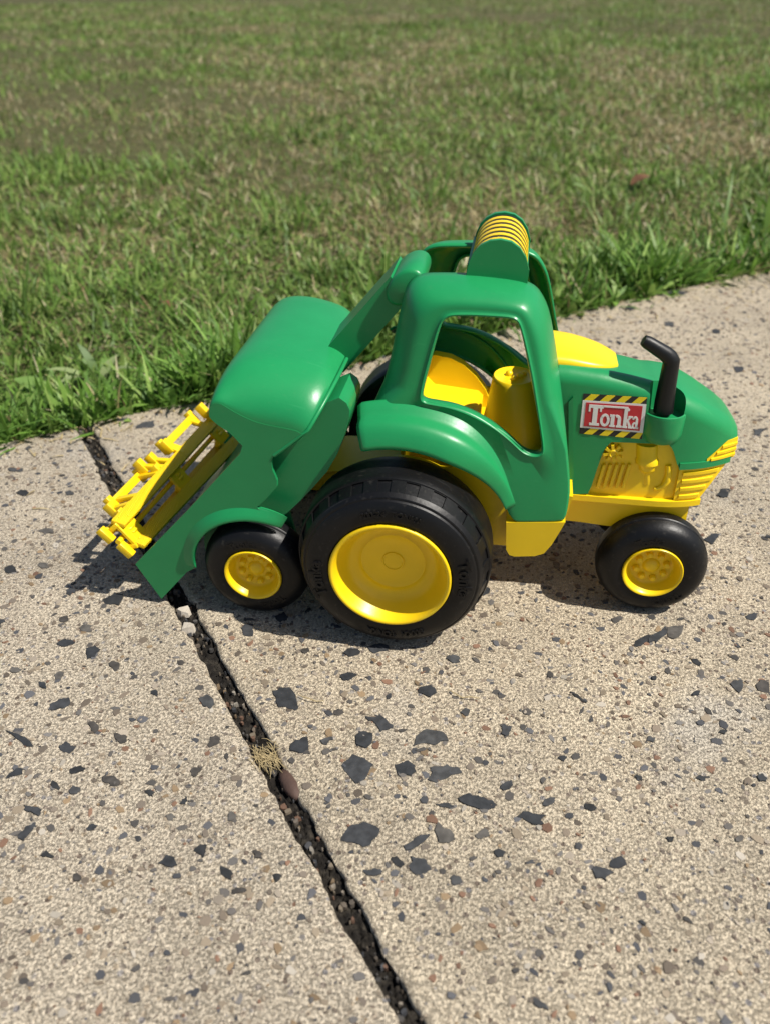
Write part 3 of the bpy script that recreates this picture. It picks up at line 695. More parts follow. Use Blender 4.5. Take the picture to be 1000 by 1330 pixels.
# raised details on the engine side
EY = YC-hw(.15)+.0035
ep = bpy.data.objects[[o.name for o in TR.children if o.name.startswith('engine_panel')][0]]
kx, kz = onY(796, 586, EY); bm = bmesh.new()
lathe(bm, [(.0036, EY+.001), (.0036, EY-.0036), (.0026, EY-.0046), (.0018, EY-.0036), (0, EY-.0034)], kx, kz, 20)
for k in range(8):
    a = 2*math.pi*k/8+.2; box(bm, (kx+.0052*math.cos(a), EY-.0018, kz+.0052*math.sin(a)), (.0036, .0044, .0021), Matrix.Rotation(-a, 3, 'Y'))
from_bm('fan_knob', bm, YELLOW, ep, 40)
for k in range(5):
    x, z = onY(780+8.2*k, 617, EY); bm = bmesh.new(); box(bm, (x, EY-.0002, z), (.0026, .0050, .0205), Matrix.Rotation(R(7), 3, 'Y')); bevel(bm, .0008, 2, 40); from_bm('vent_rib', bm, YELLOW, ep, 40)
def vturn(prof, u, Yc, name):
    bm = bmesh.new(); rings = []
    for r_, v_ in prof:
        x, z = onY(u, v_, EY); rings.append([(x+r_*math.cos(a), Yc+r_*.85*math.sin(a), z) for a in np.linspace(0, 2*math.pi, 20, endpoint=False)])
    loft(bm, rings); return from_bm(name, bm, YELLOW, ep, 40)
vturn([(.0080, 577), (.0080, 595), (.0088, 597), (.0088, 602), (.0066, 604), (.0064, 610), (.0050, 613), (.0034, 615), (.0032, 629), (.0026, 631)], 840, EY+.0022, 'oil_filter')
bm = bmesh.new(); pth = [onY(u, v, EY) for u, v in ((868, 604), (868, 616), (866, 624), (861, 631), (853, 635), (849, 634))]
tube(bm, [(x, EY, z) for x, z in pth], [.0022, .0024, .0028, .0022, .0018, .0014], 10); from_bm('fuel_line', bm, YELLOW, ep, 45)

# ---- sticker
SQ = XZ([(757.5, 511), (840.5, 516), (833.5, 570.5), (752, 563)], .0842)
def sq(x, y):
    (tlx, tlz), (trx, trz), (brx, brz), (blx, blz) = SQ
    return ((blx*(1-x)+brx*x)*(1-y)+(tlx*(1-x)+trx*x)*y, (blz*(1-x)+brz*x)*(1-y)+(tlz*(1-x)+trz*x)*y)
def decal(name, polys, mat, lay, parent):
    bm = bmesh.new(); y0 = .0843-.00018*lay
    for i, p in enumerate(polys): prism(bm, [sq(x, y) for x, y in p], y0-(i % 7)*.000012, y0+.00016)
    return from_bm(name, bm, mat, parent, 0)
rect = lambda x0, y0, x1, y1: [(x0, y0), (x1, y0), (x1, y1), (x0, y1)]
stk = decal('sticker', [rect(0, 0, 1, 1)], STK, 0, TR); stk['label'] = 'red and white name sticker with black and yellow hazard stripes'
sp = []
for y0, y1, off in ((.845, .995, .02), (.005, .155, .07)):
    for k in range(-1, 5):
        a = off+k*.25; pl = [(a, y0), (a+.135, y0), (a+.235, y1), (a+.10, y1)]
        pl = [(min(1, max(0, x)), y) for x, y in pl]
        if max(x for x, _ in pl)-min(x for x, _ in pl) > .03 and len(set(pl)) == 4: sp.append(pl)
[decal('hazard_stripe', [q_], STY, 1, stk) for q_ in sp]; decal('sticker_border', [rect(0, .16, 1, .84)], WHITE, 2, stk); decal('sticker_field', [rect(.055, .205, .945, .795)], RED, 3, stk)
def ell(cx, cy, rx, ry, a0, a1, n=18): return [(cx+rx*math.cos(R(a0+(a1-a0)*i/n)), cy+ry*math.sin(R(a0+(a1-a0)*i/n))) for i in range(n+1)]
def ringpolys(cx, cy, rx, ry, ix, iy, a0=0, a1=360, n=20):
    o, q = ell(cx, cy, rx, ry, a0, a1, n), ell(cx, cy, ix, iy, a0, a1, n); return [[o[i], o[i+1], q[i+1], q[i]] for i in range(n)]
L = []
L += [rect(.06, .80, .34, .93), rect(.06, .64, .095, .80), rect(.275, .66, .31, .80), rect(.145, .10, .235, .80), rect(.095, .07, .285, .17), rect(.34, .86, .745, .93)]   # T with its long bar
L += ringpolys(.385, .33, .092, .265, .040, .165)                                                                      # o
L += [rect(.495, .07, .565, .58), rect(.475, .48, .53, .58), rect(.475, .07, .585, .15), rect(.625, .07, .69, .42), rect(.605, .07, .71, .15)]+ringpolys(.610, .40, .080, .185, .018, .08, 0, 120, 10)   # n
L += [rect(.735, .07, .80, .93), rect(.715, .07, .82, .15), [(.80, .30), (.845, .42), (.885, .52), (.835, .52), (.795, .40)], [(.80, .36), (.83, .40), (.905, .10), (.85, .07)], rect(.82, .50, .905, .57), rect(.835, .07, .92, .14)]   # k
L += ringpolys(.955, .20, .055, .14, .022, .07)+[rect(.965, .10, 1.01, .45), rect(.985, .07, 1.03, .14)]+ringpolys(.955, .42, .055, .16, .022, .08, 0, 170, 10)              # a
L = [[(.075+(x-.02)*.835, .205+.59*y) for x, y in p] for p in L]
decal('sticker_lettering', L+[[(.735+.022*math.cos(t), .69+.034*math.sin(t)) for t in np.linspace(0, 6.28, 12, endpoint=False)]], WHITE, 4, stk)

# ---- floor pan with running boards, inner wheel housings, console, hitch
stp = XZ([(657, 678.5), (657, 714), (661, 721), (668, 723), (694, 722.5), (706, 719), (716, 708), (726, 692), (734, 678.5)], .0455)
bm = bmesh.new(); prism(bm, stp, .0455, .105); bevel(bm, .0018, 3, 25); rb = from_bm('running_board', bm, YELLOW, TR, 45); mirrored(rb)
stq = XZ([(690, 640), (690, 710), (712, 706), (730, 684), (744, 645)], .058)
bm = bmesh.new(); prism(bm, stq, .058, .100); bevel(bm, .0015, 2, 40); bq = from_bm('sill_block', bm, YELLOW, TR, 40); mirrored(bq)
bm = bmesh.new(); prism(bm, [(-.004, .080), (-.004, .100), (.02, .118), (.112, .122), (.112, .075), (.086, .058), (.02, .058)], .066, mir(.066)); bevel(bm, .003, 2, 30); from_bm('floor_pan', bm, YELLOW, TR, 40)
ax = []
for a in np.linspace(96, 2, 26):
    q_ = .0600+.0232*min(1, max(0, (60-a)/14)); ax.append((q_*math.cos(R(a)), .07+q_*math.sin(R(a))))
for yy in (.064,):
    bm = bmesh.new(); prism(bm, ax+[(.0830, .060), (-.010, .060)], yy, yy+.004); bevel(bm, .0012, 2, 50); wh = from_bm('wheel_housing', bm, YELLOW, TR, 40); mirrored(wh)
bm = bmesh.new(); prism(bm, [(-.082, .074), (-.082, .088), (-.060, .093), (.000, .096), (.000, .074)], .100, mir(.100)); bevel(bm, .004, 3, 30)
from_bm('hitch', bm, YELLOW, TR, 40)
bm = bmesh.new()
cx_, cz_ = onY(668, 487, YC); rings = []
for f, r_ in ((0, .0315), (.06, .0300), (.5, .0235), (.93, .0182), (.985, .0176), (1.0, .0166), (.985, .0145), (.975, .0135)):
    z = .118+(cz_-.118)*f; rings.append([(cx_+.004*(1-f)+r_*math.cos(a)*.92, YC+r_*math.sin(a), z) for a in np.linspace(0, 2*math.pi, 40, endpoint=False)])
loft(bm, rings)
con = from_bm('console', bm, YELLOW, TR, 45)
bm = bmesh.new()
for dx, dy, s in ((.004, 0, .003), (-.004, .003, .003), (0, -.005, .0025), (.007, .005, .0022)): bmesh.ops.create_uvsphere(bm, u_segments=10, v_segments=6, radius=s, matrix=Matrix.Translation((cx_+dx, YC+dy, cz_-.0006)))
from_bm('gauge_knob', bm, YELLOW, con, 60)
# seat: rounded rear of the tub between the housings
sa = XZ([(548, 470), (553, 464), (565, 461), (585, 465), (602, 474), (618, 489), (630, 506), (640, 532), (643, 545)], .176)
bm = bmesh.new(); prism(bm, sa+[(sa[-1][0], .100), (sa[0][0], .100)], .176, .1855); bevel(bm, .003, 3, 40); st_ = from_bm('seat_side', bm, YELLOW, TR, 40); mirrored(st_)
bm = bmesh.new(); prism(bm, [(-.006, .085), (-.002, .142), (.004, .146), (.012, .138), (.048, .134), (.052, .130), (.052, .085)], .0840, mir(.0840)); bevel(bm, .004, 3, 30); from_bm('seat', bm, YELLOW, TR, 40)

# ---- cab side frames (hollow mouldings with a window opening) with wheel-arch fenders
def ys(z): return .035+.11*z
def pl(u, v, k=0.0):
    d = ray(u, v); a, b = .035+k, .11; s = (a+b*CAM[2]-CAM[1])/(d[1]-b*d[2]); p = CAM+s*d; return float(p[0]), float(p[2])
win = [pl(u, v) for u, v in ((548, 517), (551, 500), (560, 466), (571, 426), (577, 415), (587, 410.5), (610, 410.5), (640, 412), (662, 413.5), (671, 417), (676, 428), (685, 470), (694, 520), (701, 560), (704, 580), (702, 588), (695, 590.5), (685, 589), (676, 584), (660, 568), (640, 552), (615, 537), (590, 528), (565, 524), (553, 522))]
out = []
out += [onY(u, v, .066) for u, v in ((488, 517), (497, 500), (503, 470), (511, 425), (518, 398))]
out += [onY(u, v, .084) for u, v in ((524, 380), (531, 369), (543, 363), (560, 361), (610, 362), (650, 366), (680, 371), (697, 379), (707, 394))]
out += [onY(u, v, .074) for u, v in ((714, 418), (720, 450), (727, 495))]
out += [onY(u, v, .062) for u, v in ((733, 545), (738, 590), (740, 625))]
out += [pl(u, v) for u, v in ((738.5, 655), (735.5, 673), (731, 679.5), (690, 680.5), (664, 680))]
arch = [(.0845*math.cos(R(a)), .07+.0845*math.sin(R(a))) for a in np.linspace(24, 106, 24)]
out += arch+[(-.0245, .160)]
cwx, cwz = .057, .192
def polar(poly, n):
    p = resample(poly, 1600); a = np.arctan2(p[:, 1]-cwz, p[:, 0]-cwx); r = np.hypot(p[:, 1]-cwz, p[:, 0]-cwx); o = np.argsort(a); a, r = a[o], r[o]
    t = np.linspace(-math.pi, math.pi, n, endpoint=False); return t, np.interp(t, a, r, period=2*math.pi)
NR = 240
tt_, ro = polar(smooth_poly(out, 1), NR); _, ri = polar(smooth_poly(win, 2), NR)
def frame():
    bm = bmesh.new(); rings = []
    up = np.clip((np.sin(tt_)*ro+cwz-.150)/.05, 0, 1)          # 0 at the bottom edge, 1 along pillars and roof
    dep = .004+.030*up; ins = .003+.021*up*(ro-ri)/.03
    ins = np.minimum(ins, (ro-ri)*.62)
    def ring(rad, yoff):
        return [(cwx+r*math.cos(t), ys(cwz+r*math.sin(t))+y, cwz+r*math.sin(t)) for r, t, y in zip(rad, tt_, yoff)]
    rings.append(ring(ri+.0006, np.full(NR, .0075))); rings.append(ring(ri-.0002, np.full(NR, .0030))); rings.append(ring(ri, np.full(NR, .0004)))
    rings.append(ring(ri+.0005, np.full(NR, -.0010))); rings.append(ring(ri+.0016, np.full(NR, -.0014))); rings.append(ring(ri+.0024, np.full(NR, -.0004))); rings.append(ring(ri+.0030, np.zeros(NR)))
    rings.append(ring((ri+.0030)*.5+(ro-ins)*.5, np.zeros(NR)))
    for k in range(9):
        a = math.pi/2*k/8; rings.append(ring(ro-ins+ins*math.sin(a), dep*(1-math.cos(a))))
    loft(bm, rings, True, False, False)
    o = from_bm('cab_frame', bm, GREEN, TR, 50)
    return o
cf = frame()
# the frame's normals must face outwards (towards the near side) for the wall thickness
if sum(p.normal.y*p.area for p in cf.data.polygons) > 0: cf.data.flip_normals()
sm = cf.modifiers.new('wall', 'SOLIDIFY'); sm.thickness = .0022; sm.offset = -1
fr2 = mirrored(cf)
# fender: lip and ledge swept round the rear wheel, fading into the pillar at its foot
bm = bmesh.new(); rings = []
for i, a in enumerate(np.linspace(24, 106, 44)):
    f = min(1, max(0, (a-24)/46)); f = f*f*(3-2*f); e = 1 if i < 43 else .93
    sec = [(.0838, .0175*f+.0012), (.0840, .0185*f+.002), (.0855, .0195*f+.0022), (.0880, .0196*f+.0020), (.0950, .0180*f+.0012), (.0985, .0168*f+.0006), (.1005, .0150*f+.0002), (.1015, .0125*f), (.1020, .0085*f-.0002), (.1030, .0062*f-.0006), (.1045, .0050*f-.0010), (.1062, .0032*f-.0014), (.1080, .0008*f-.0018), (.1090, -.0030)]
    rg = []
    for r_, off in sec:
        r2 = .0838+(r_-.0838)*(.45+.55*f)*e; z = .07+r2*math.sin(R(a)); rg.append((r2*math.cos(R(a)), ys(z)-off*e, z))
    z = .07+.0838*math.sin(R(a)); rg.append((.0838*math.cos(R(a)), ys(z)+.006, z)) if False else None
    rings.append([p for p in rg if p])
# back wall of the section so that the lip has thickness
vr = loft(bm, rings, False, False, False)
fd = from_bm('fender', bm, GREEN, TR, 60)
if sum(p.normal.y*p.area for p in fd.data.polygons) > 0: fd.data.flip_normals()
sm = fd.modifiers.new('wall', 'SOLIDIFY'); sm.thickness = .0020; sm.offset = -1
fd2 = mirrored(fd)
# ribbed lamp bar across the roof
bp0 = XZ([(604, 361), (609, 340), (615, 327), (624, 318), (636, 312.5), (650, 311), (664, 314), (675, 322), (683, 335), (687, 352), (684, 372)], .0925)
lb = empty_part = None
cxl = (bp0[0][0]+bp0[-1][0])/2; czl = (bp0[0][1]+bp0[-1][1])/2
bm = bmesh.new(); prism(bm, bp0, .0925, .0965); bevel(bm, .0008, 2, 50); cap = from_bm('lamp_bar_cap', bm, GREEN, TR, 40); mirrored(cap)
base = [(cxl+(x-cxl)*1.0, min(z, czl+.012)) for x, z in bp0]
bm = bmesh.new(); xl = min(x for x, _ in bp0); xr = max(x for x, _ in bp0)
prism(bm, [(xl, bp0[0][1]-.0005), (xl+.0008, czl+.0105), (xr-.0008, czl+.0085), (xr-.001, bp0[-1][1]-.0005)], .0966, mir(.0966)); from_bm('lamp_bar_base', bm, GREEN, TR, 30)
ctr = (cxl, czl+.004)
core = [(ctr[0]+(x-ctr[0])*.943, ctr[1]+(z-ctr[1])*.943) for x, z in bp0]; rib = [(ctr[0]+(x-ctr[0])*.962, ctr[1]+(z-ctr[1])*.962) for x, z in bp0]
bm = bmesh.new(); prism(bm, core, .0966, mir(.0966)); from_bm('lamp_core', bm, STK, TR, 40)
nrib = 6
for k in range(nrib):
    y0 = .0975+(2*(YC-.0975))*(k+.08)/nrib; bm = bmesh.new(); prism(bm, smooth_poly(rib, 1), y0, y0+2*(YC-.0975)/nrib*.50); from_bm('lamp_rib', bm, RINGY, TR, 40)

# ================================================================== THE HARVESTER ATTACHMENT
BL = empty('toy_harvester', (-.11, YC, 0), 'green toy harvester attachment with yellow wood-grain reel, hitched behind the tractor', 'toy harvester')
bw = small_wheel(BL, -.1085, .0243); mirror_wheel(bw, BL)
bm = bmesh.new(); lathe(bm, [(0, .048), (.005, .048), (.005, mir(.048)), (0, mir(.048))], -.1085, .0415, 16); from_bm('axle', bm, YELLOW, BL)
PY = .0300
# side plate with the wheel arch cut out of its lower edge and a raised rim along its front edge
WC = (-.1085, .0415)
edge_l = XZ([(312, 589), (243, 664), (176, 733), (210, 778), (243, 743)], PY)
ra = .0490
archp = [(WC[0]+ra*math.cos(R(a)), WC[1]+ra*math.sin(R(a))) for a in np.linspace(183, 62, 22)]
edge_r = XZ([(334, 659), (347, 647), (360, 632), (360, 624), (354, 610), (353, 598), (356, 591)], PY)
# arch lip standing out round the wheel
bm = bmesh.new(); rings = []
for i, a in enumerate(np.linspace(183, 60, 36)):
    f = math.sin(math.pi*min(1, max(0, (183-a)/123)))**.45
    rings.append([(WC[0]+r_*math.cos(R(a)), PY+.001-y_*f*.72, WC[1]+r_*math.sin(R(a))) for r_, y_ in ((ra-.0015, -.002), (ra-.0012, .0075), (ra-.0002, .0084), (ra+.0012, .0082), (ra+.0040, .0060), (ra+.0075, .0022), (ra+.0098, .0002), (ra+.0098, -.002))])
loft(bm, rings); al = from_bm('arch_lip', bm, GREEN, BL, 55); mirrored(al)
bm = bmesh.new(); prism(bm, archp+[(WC[0]+.03, WC[1]), (WC[0]-.049, WC[1]-.004)], .0560, .0585); ip = from_bm('inner_arch', bm, GREEN, BL); mirrored(ip)
# big rounded hood: section across the toy, closed in at both ends
top = [(-.1300, .1760), (-.1285, .1860), (-.1235, .1950), (-.1130, .2005), (-.0970, .2020), (-.0790, .2005), (-.0610, .1970), (-.0520, .1935), (-.0445, .1865)]
low_r = onY(356, 592, PY); low_l = onY(313, 580, PY)
bm = bmesh.new(); rings = []
Ysec = list(PY+np.array([0, .0002, .0008, .0020, .004, .007, .011, .016, .022, .029, .037, .048]))
Ysec = Ysec+[YC-.01, YC]+[mir(y) for y in Ysec[::-1]][0:]
def hsec(Y):
    y = min(Y, mir(Y))-PY; f = min(1, y/.048); k = 1-math.sqrt(max(0, 1-(1-f)**2))      # 1 at the end face, 0 inside
    pts = []
    for (x, z), wz, wx in zip(top, (.003, .005, .012, .024, .032, .033, .031, .029, .026), (.002, .003, .004, .003, 0, -.006, -.012, -.014, -.016)):
        pts.append((x+wx*k-max(0, Y-.150)/.08*.020*min(1, max(0, (x+.105)/.045)), z-wz*k))
    mr = (low_r[0]+(pts[-1][0]-low_r[0])*.5-.0015, low_r[1]+(pts[-1][1]-low_r[1])*.5-.001)
    full = pts+[mr, (low_r[0]+.004, low_r[1]+.004), (low_r[0], low_r[1]), (low_r[0]-.001, low_r[1]-.0005), (low_l[0]+.014, low_l[1]-.006), (low_l[0]+.002, low_l[1]-.001), (low_l[0]-.006, low_l[1]+.010), (pts[0][0]+.006, pts[0][1]-.008), (pts[0][0]+.0010, pts[0][1]-.003)]
    p = smooth_poly(full, 2)
    return [(x, Y+.0003 if Y < YC else Y-.0003, z) for x, z in p]
loft(bm, [hsec(Y) for Y in Ysec]); hd = from_bm('reel_hood', bm, GREEN, BL, 45)
# side plates: closed against the ends of the hood and running down to the tip
hp = [(x, z) for x, _, z in hsec(PY)]
nl = min(range(len(hp)), key=lambda i: (hp[i][0]-low_l[0])**2+(hp[i][1]-low_l[1])**2); nr_ = min(range(len(hp)), key=lambda i: (hp[i][0]-low_r[0])**2+(hp[i][1]-low_r[1])**2)
chain = []; i_ = nr_
while i_ != nl: chain.append(hp[i_]); i_ = (i_-1) % len(hp)
chain.append(hp[nl])
plate = edge_l+archp+edge_r+chain
bm = bmesh.new(); prism(bm, plate, PY, PY+.0028); zt_ = min(low_r[1], low_l[1])-.003
bevel(bm, .0007, 2, 40, lambda e: all(v.co.z < zt_ for v in e.verts)); spn = from_bm('side_plate', bm, GREEN, BL, 30); mirrored(spn)
def hcorner(Y):
    y = min(Y, mir(Y))-PY; f = min(1, y/.048); k = 1-math.sqrt(max(0, 1-(1-f)**2)); return (top[-1][0]-.016*k-.0015, Y, top[-1][1]-.026*k+.0005)
bm = bmesh.new(); e0 = hcorner(PY+.0002); pth = [(low_r[0]+(e0[0]-low_r[0])*t, PY+.0006, low_r[1]+(e0[2]-low_r[1])*t) for t in (0, .25, .5, .75)]+[hcorner(Y) for Y in Ysec if PY+.0003 < Y < mir(PY)-.0003]
e1 = hcorner(mir(PY)-.0002); pth += [(low_r[0]+(e1[0]-low_r[0])*t, mir(PY)-.0006, low_r[1]+(e1[2]-low_r[1])*t) for t in (.75, .5, .25, 0)]
pts_ = [Vector(p) for p in pth]; rings = []
for i, p in enumerate(pts_):
    d = (pts_[min(i+1, len(pts_)-1)]-pts_[max(i-1, 0)]).normalized(); a_ = d.cross(Vector((.7, 0, .7))).normalized(); b_ = d.cross(a_)
    rings.append([p+(a_*math.cos(q)+b_*math.sin(q))*.0015 for q in np.linspace(0, 2*math.pi, 10, endpoint=False)])
loft(bm, rings); from_bm('hood_rim', bm, GREEN, BL, 60)
# belly behind the hood
bel = XZ([(438, 508), (457, 522), (455, 545), (436, 597), (402, 636), (368, 668), (345, 676)], .052)+[(-.125, .085), (-.115, .130), (-.075, .158)]
bm = bmesh.new(); prism(bm, smooth_poly(bel, 1), .0460, .0880); bevel(bm, .014, 6, 60); from_bm('belly', bm, GREEN, BL, 45)
bm = bmesh.new(); prism(bm, smooth_poly([(x-.035 if x > -.10 else x, z-.012) for x, z in bel], 1), .0800, mir(.0460)); bevel(bm, .010, 4, 60); from_bm('hopper', bm, GREEN, BL, 45)
# arm up to the back of the cab roof: box section with a hooked, rounded end
A0, A1 = onY(434, 441, .104), onY(461, 467, .104); B0, B1 = onY(513, 352, .104), onY(535, 384, .104)
bm = bmesh.new()
def ring_arm(p, q, y0, y1): return [(p[0], y0, p[1]), (p[0], y1, p[1]), (q[0], y1, q[1]), (q[0], y0, q[1])]
ex = lambda a, b, t: (a[0]+(b[0]-a[0])*t, a[1]+(b[1]-a[1])*t)
loft(bm, [ring_arm(ex(A0, B0, t), ex(A1, B1, t), .104, mir(.108)) for t in (-.22, 0, .3, .6, .93)])
bevel(bm, .0018, 2, 60); arm = from_bm('arm', bm, GREEN, BL, 40)
c0, c1 = onY(534, 359, .120), onY(549, 352, .120)
bm = bmesh.new(); hc = onY(529, 372, .1)
rings = []
for Y, k in ((.0990, .80), (.0998, .93), (.1015, 1), (mir(.1150), 1), (mir(.1135), .93), (mir(.1128), .8)):
    cxx, czz = onY(526, 373, .101); rings.append([(cxx+(.0155*math.cos(a)*.70-.0104*math.sin(a)*.71)*k, Y, czz+(.0155*math.cos(a)*.71+.0104*math.sin(a)*.70)*k) for a in np.linspace(0, 2*math.pi, 28, endpoint=False)])
loft(bm, rings); from_bm('arm_hook', bm, GREEN, BL, 50)
# deck behind the reel with its cross ribs
d0, d1 = onY(182, 728, PY), onY(308, 590, PY)
dk = [(d0[0]+.010, d0[1]-.006), (d1[0]+.012, d1[1]-.009), (d1[0]+.016, d1[1]-.013), (d0[0]+.014, d0[1]-.010)]
bm = bmesh.new(); prism(bm, dk, PY+.0032, mir(PY+.0032)); from_bm('deck', bm, GREEN, BL)
# reel: wooden-looking bats carried by spiders on a shaft across the toy; it sits a little askew in its bearings
r1 = onY(153, 681, .036); r2 = onY(179, 708, .036)
mx_, mz_ = (r1[0]+r2[0])/2, (r1[1]+r2[1])/2
RC = (mx_-.0060, mz_-.0042)
Y0, Y1 = .0360, .2080
SKX, SKZ = .125, .030
def skew(o, ya=Y0, sx=SKX, sz=SKZ):
    for v in o.data.vertices: v.co.x += sx*(v.co.y-ya); v.co.z += sz*(v.co.y-ya)
    return o
def bar(name, cx, cz, ang, w, th, y0, y1, mat, parent, ya=Y0, sx=SKX):
    bm = bmesh.new(); box(bm, (cx, (y0+y1)/2, cz), (w, y1-y0, th), Matrix.Rotation(-ang, 3, 'Y')); bevel(bm, .0006, 2, 40)
    return skew(from_bm(name, bm, mat, parent, 40), ya, sx)
YS = (.0440, (Y0+Y1)/2, Y1-.0080)
bm = bmesh.new(); lathe(bm, [(0, .031), (.0022, .031), (.0022, mir(.036)), (0, mir(.036))], RC[0], RC[1], 16); skew(from_bm('reel_shaft', bm, YELLOW, BL))
AN = math.atan2(r2[1]-r1[1], r2[0]-r1[0]); DL = math.hypot(r2[0]-r1[0], r2[1]-r1[1])
slots = [(r1, R(-20), WOODY), (r2, R(-20), WOODY), ((2*RC[0]-r2[0]+.001, 2*RC[1]-r2[1]), R(40), WOODY), ((2*RC[0]-r1[0]+.002, 2*RC[1]-r1[1]+.001), R(-20), WOODY)]
for mt_i, ((bx_, bz_), an, mt) in enumerate(slots):
    sx_ = .175 if bx_ == r2[0] else SKX; b = bar('bat', bx_, bz_, an, .0112 if mt_i < 2 else .0070, .0038, Y0, Y1, mt, BL, Y0, sx_)
    for y in YS:
        bm = bmesh.new(); nx, nz = -math.sin(an), math.cos(an)
        for q in (-.22, .22):
            for sg in (1, -1): bmesh.ops.create_uvsphere(bm, u_segments=8, v_segments=5, radius=.0008, matrix=Matrix.Translation((bx_+math.cos(an)*.0100*q+nx*sg*.0020, y+q*.012, bz_+math.sin(an)*.0100*q+nz*sg*.0020)))
        skew(from_bm('rivet', bm, YELLOW, b, 60), Y0, sx_)
for y in YS:
    bm = bmesh.new()
    box(bm, (mx_-.0012, y, mz_-.0010), (DL*.85, .0180, .0030), Matrix.Rotation(-AN, 3, 'Y'))
    for (bx_, bz_), an, mt in slots[2:]:
        d = Vector((bx_-mx_, 0, bz_-mz_)); box(bm, (mx_+d.x/2, y, mz_+d.z/2), (d.length, .0060, .0050), Matrix.Rotation(-math.atan2(d.z, d.x), 3, 'Y'))
    bevel(bm, .0005, 1, 40); skew(from_bm('spider', bm, YELLOW, BL, 40))
# tine bars clamped outside the bats, each with T-shaped ends
def tine(u0, v0, ya, yb):
    x, z = onY(u0, v0, ya); rot = Matrix.Rotation(R(50), 3, 'Y'); bm = bmesh.new(); box(bm, (x, (ya+yb)/2, z), (.0070, yb-ya, .0045), rot)
    for y in (ya+.002, yb-.002): box(bm, (x, y, z), (.0135, .0055, .0060), rot)
    box(bm, (x+.001, (ya+yb)/2, z+.0020), (.0014, yb-ya-.006, .0014), rot)
    sx_, sz_ = SKX*(ya-Y0), SKZ*(ya-Y0); tg_ = r1 if u0 != 162 else r2
    for y in (ya+.007, yb-.007):                               # brackets to the bat beside it
        d = Vector((tg_[0]+sx_-x, 0, tg_[1]+sz_-z)); box(bm, (x+d.x/2, y, z+d.z/2), (d.length, .0050, .0040), Matrix.Rotation(-math.atan2(d.z, d.x), 3, 'Y'))
    bevel(bm, .0006, 2, 40); skew(from_bm('tine_bar', bm, YELLOW, BL, 40), ya)
tine(136, 697, .030, .060); tine(162, 716, .030, .055); tine(144, 656, .072, .122); tine(211, 582, .142, .200)
for u, v, y in ((146, 662, .068), (184, 606, .120), (199, 598, .130), (217, 580, .144), (264, 533, .202), (206, 612, .118)):
    x, z = onY(u, v, y); bm = bmesh.new(); box(bm, (x, y, z), (.0130, .0070, .0075), Matrix.Rotation(R(50), 3, 'Y')); d = Vector((r1[0]+SKX*(y-Y0)-x, 0, r1[1]+SKZ*(y-Y0)-z)); box(bm, (x+d.x/2, y+.0003, z+d.z/2), (d.length, .0050, .0042), Matrix.Rotation(-math.atan2(d.z, d.x), 3, 'Y')); bevel(bm, .0008, 2, 40); from_bm('clamp', bm, YELLOW, BL, 40)

# ================================================================== SMALL THINGS
def litter(name, label, cat, u, v, size, mat, z=0.0, asp=.6, h=.004, seed=1):
    r = random.Random(seed); x, y = onZ(u, v, z); k = 7; bm = bmesh.new(); lo = []; hi = []
    a0 = r.random()*6
    for j in range(k):
        a = a0+2*math.pi*j/k; q = size/2*r.uniform(.75, 1.2); lo.append(bm.verts.new((x+q*math.cos(a), y+q*asp*math.sin(a), z))); hi.append(bm.verts.new((x+q*.82*math.cos(a), y+q*.82*asp*math.sin(a), z+h*r.uniform(.7, 1.2))))
    for j in range(k): bm.faces.new((lo[j], lo[(j+1) % k], hi[(j+1) % k], hi[j]))
    bm.faces.new(hi); bm.faces.new(lo[::-1]); o = from_bm(name, bm, mat, None, 30); o['label'] = label; o['category'] = cat; return o
PALE = plastic('pale_mortar', (.46, .41, .34), .9, .15, .5, .2); BROWN = plastic('brown_stone', (.075, .045, .035), .7, .3, .3, .3); DRY = plastic('dry_straw', (.38, .30, .16), .8, .25, .3, .2); LEAFB = plastic('dead_leaf', (.13, .06, .03), .75, .3, .4, .25)
litter('mortar_chip', 'pale broken concrete chip lying across the dark joint', 'stone chip', 245, 820, .013, PALE, -.004, .8, .006, 3)
litter('mortar_chip', 'smaller grey concrete crumb in the joint beside the harvester tip', 'stone chip', 240, 798, .012, PALE, -.005, .7, .006, 5)
x0_, y0_ = onZ(377, 1020, -.004); jd_ = np.array(w3(sL(.5), .5))-np.array(w3(sL(.4), .4)); ja = math.atan2(jd_[1], jd_[0])
bm = bmesh.new(); bmesh.ops.create_icosphere(bm, subdivisions=2, radius=1, matrix=Matrix.Translation((x0_, y0_, -.0035)) @ Matrix.Rotation(ja, 4, 'Z') @ Matrix.Diagonal((.0135, .0055, .0045, 1)))
o = from_bm('river_pebble', bm, BROWN, None, 60); o['label'] = 'smooth long brown pebble wedged in the joint below the straw'; o['category'] = 'pebble'
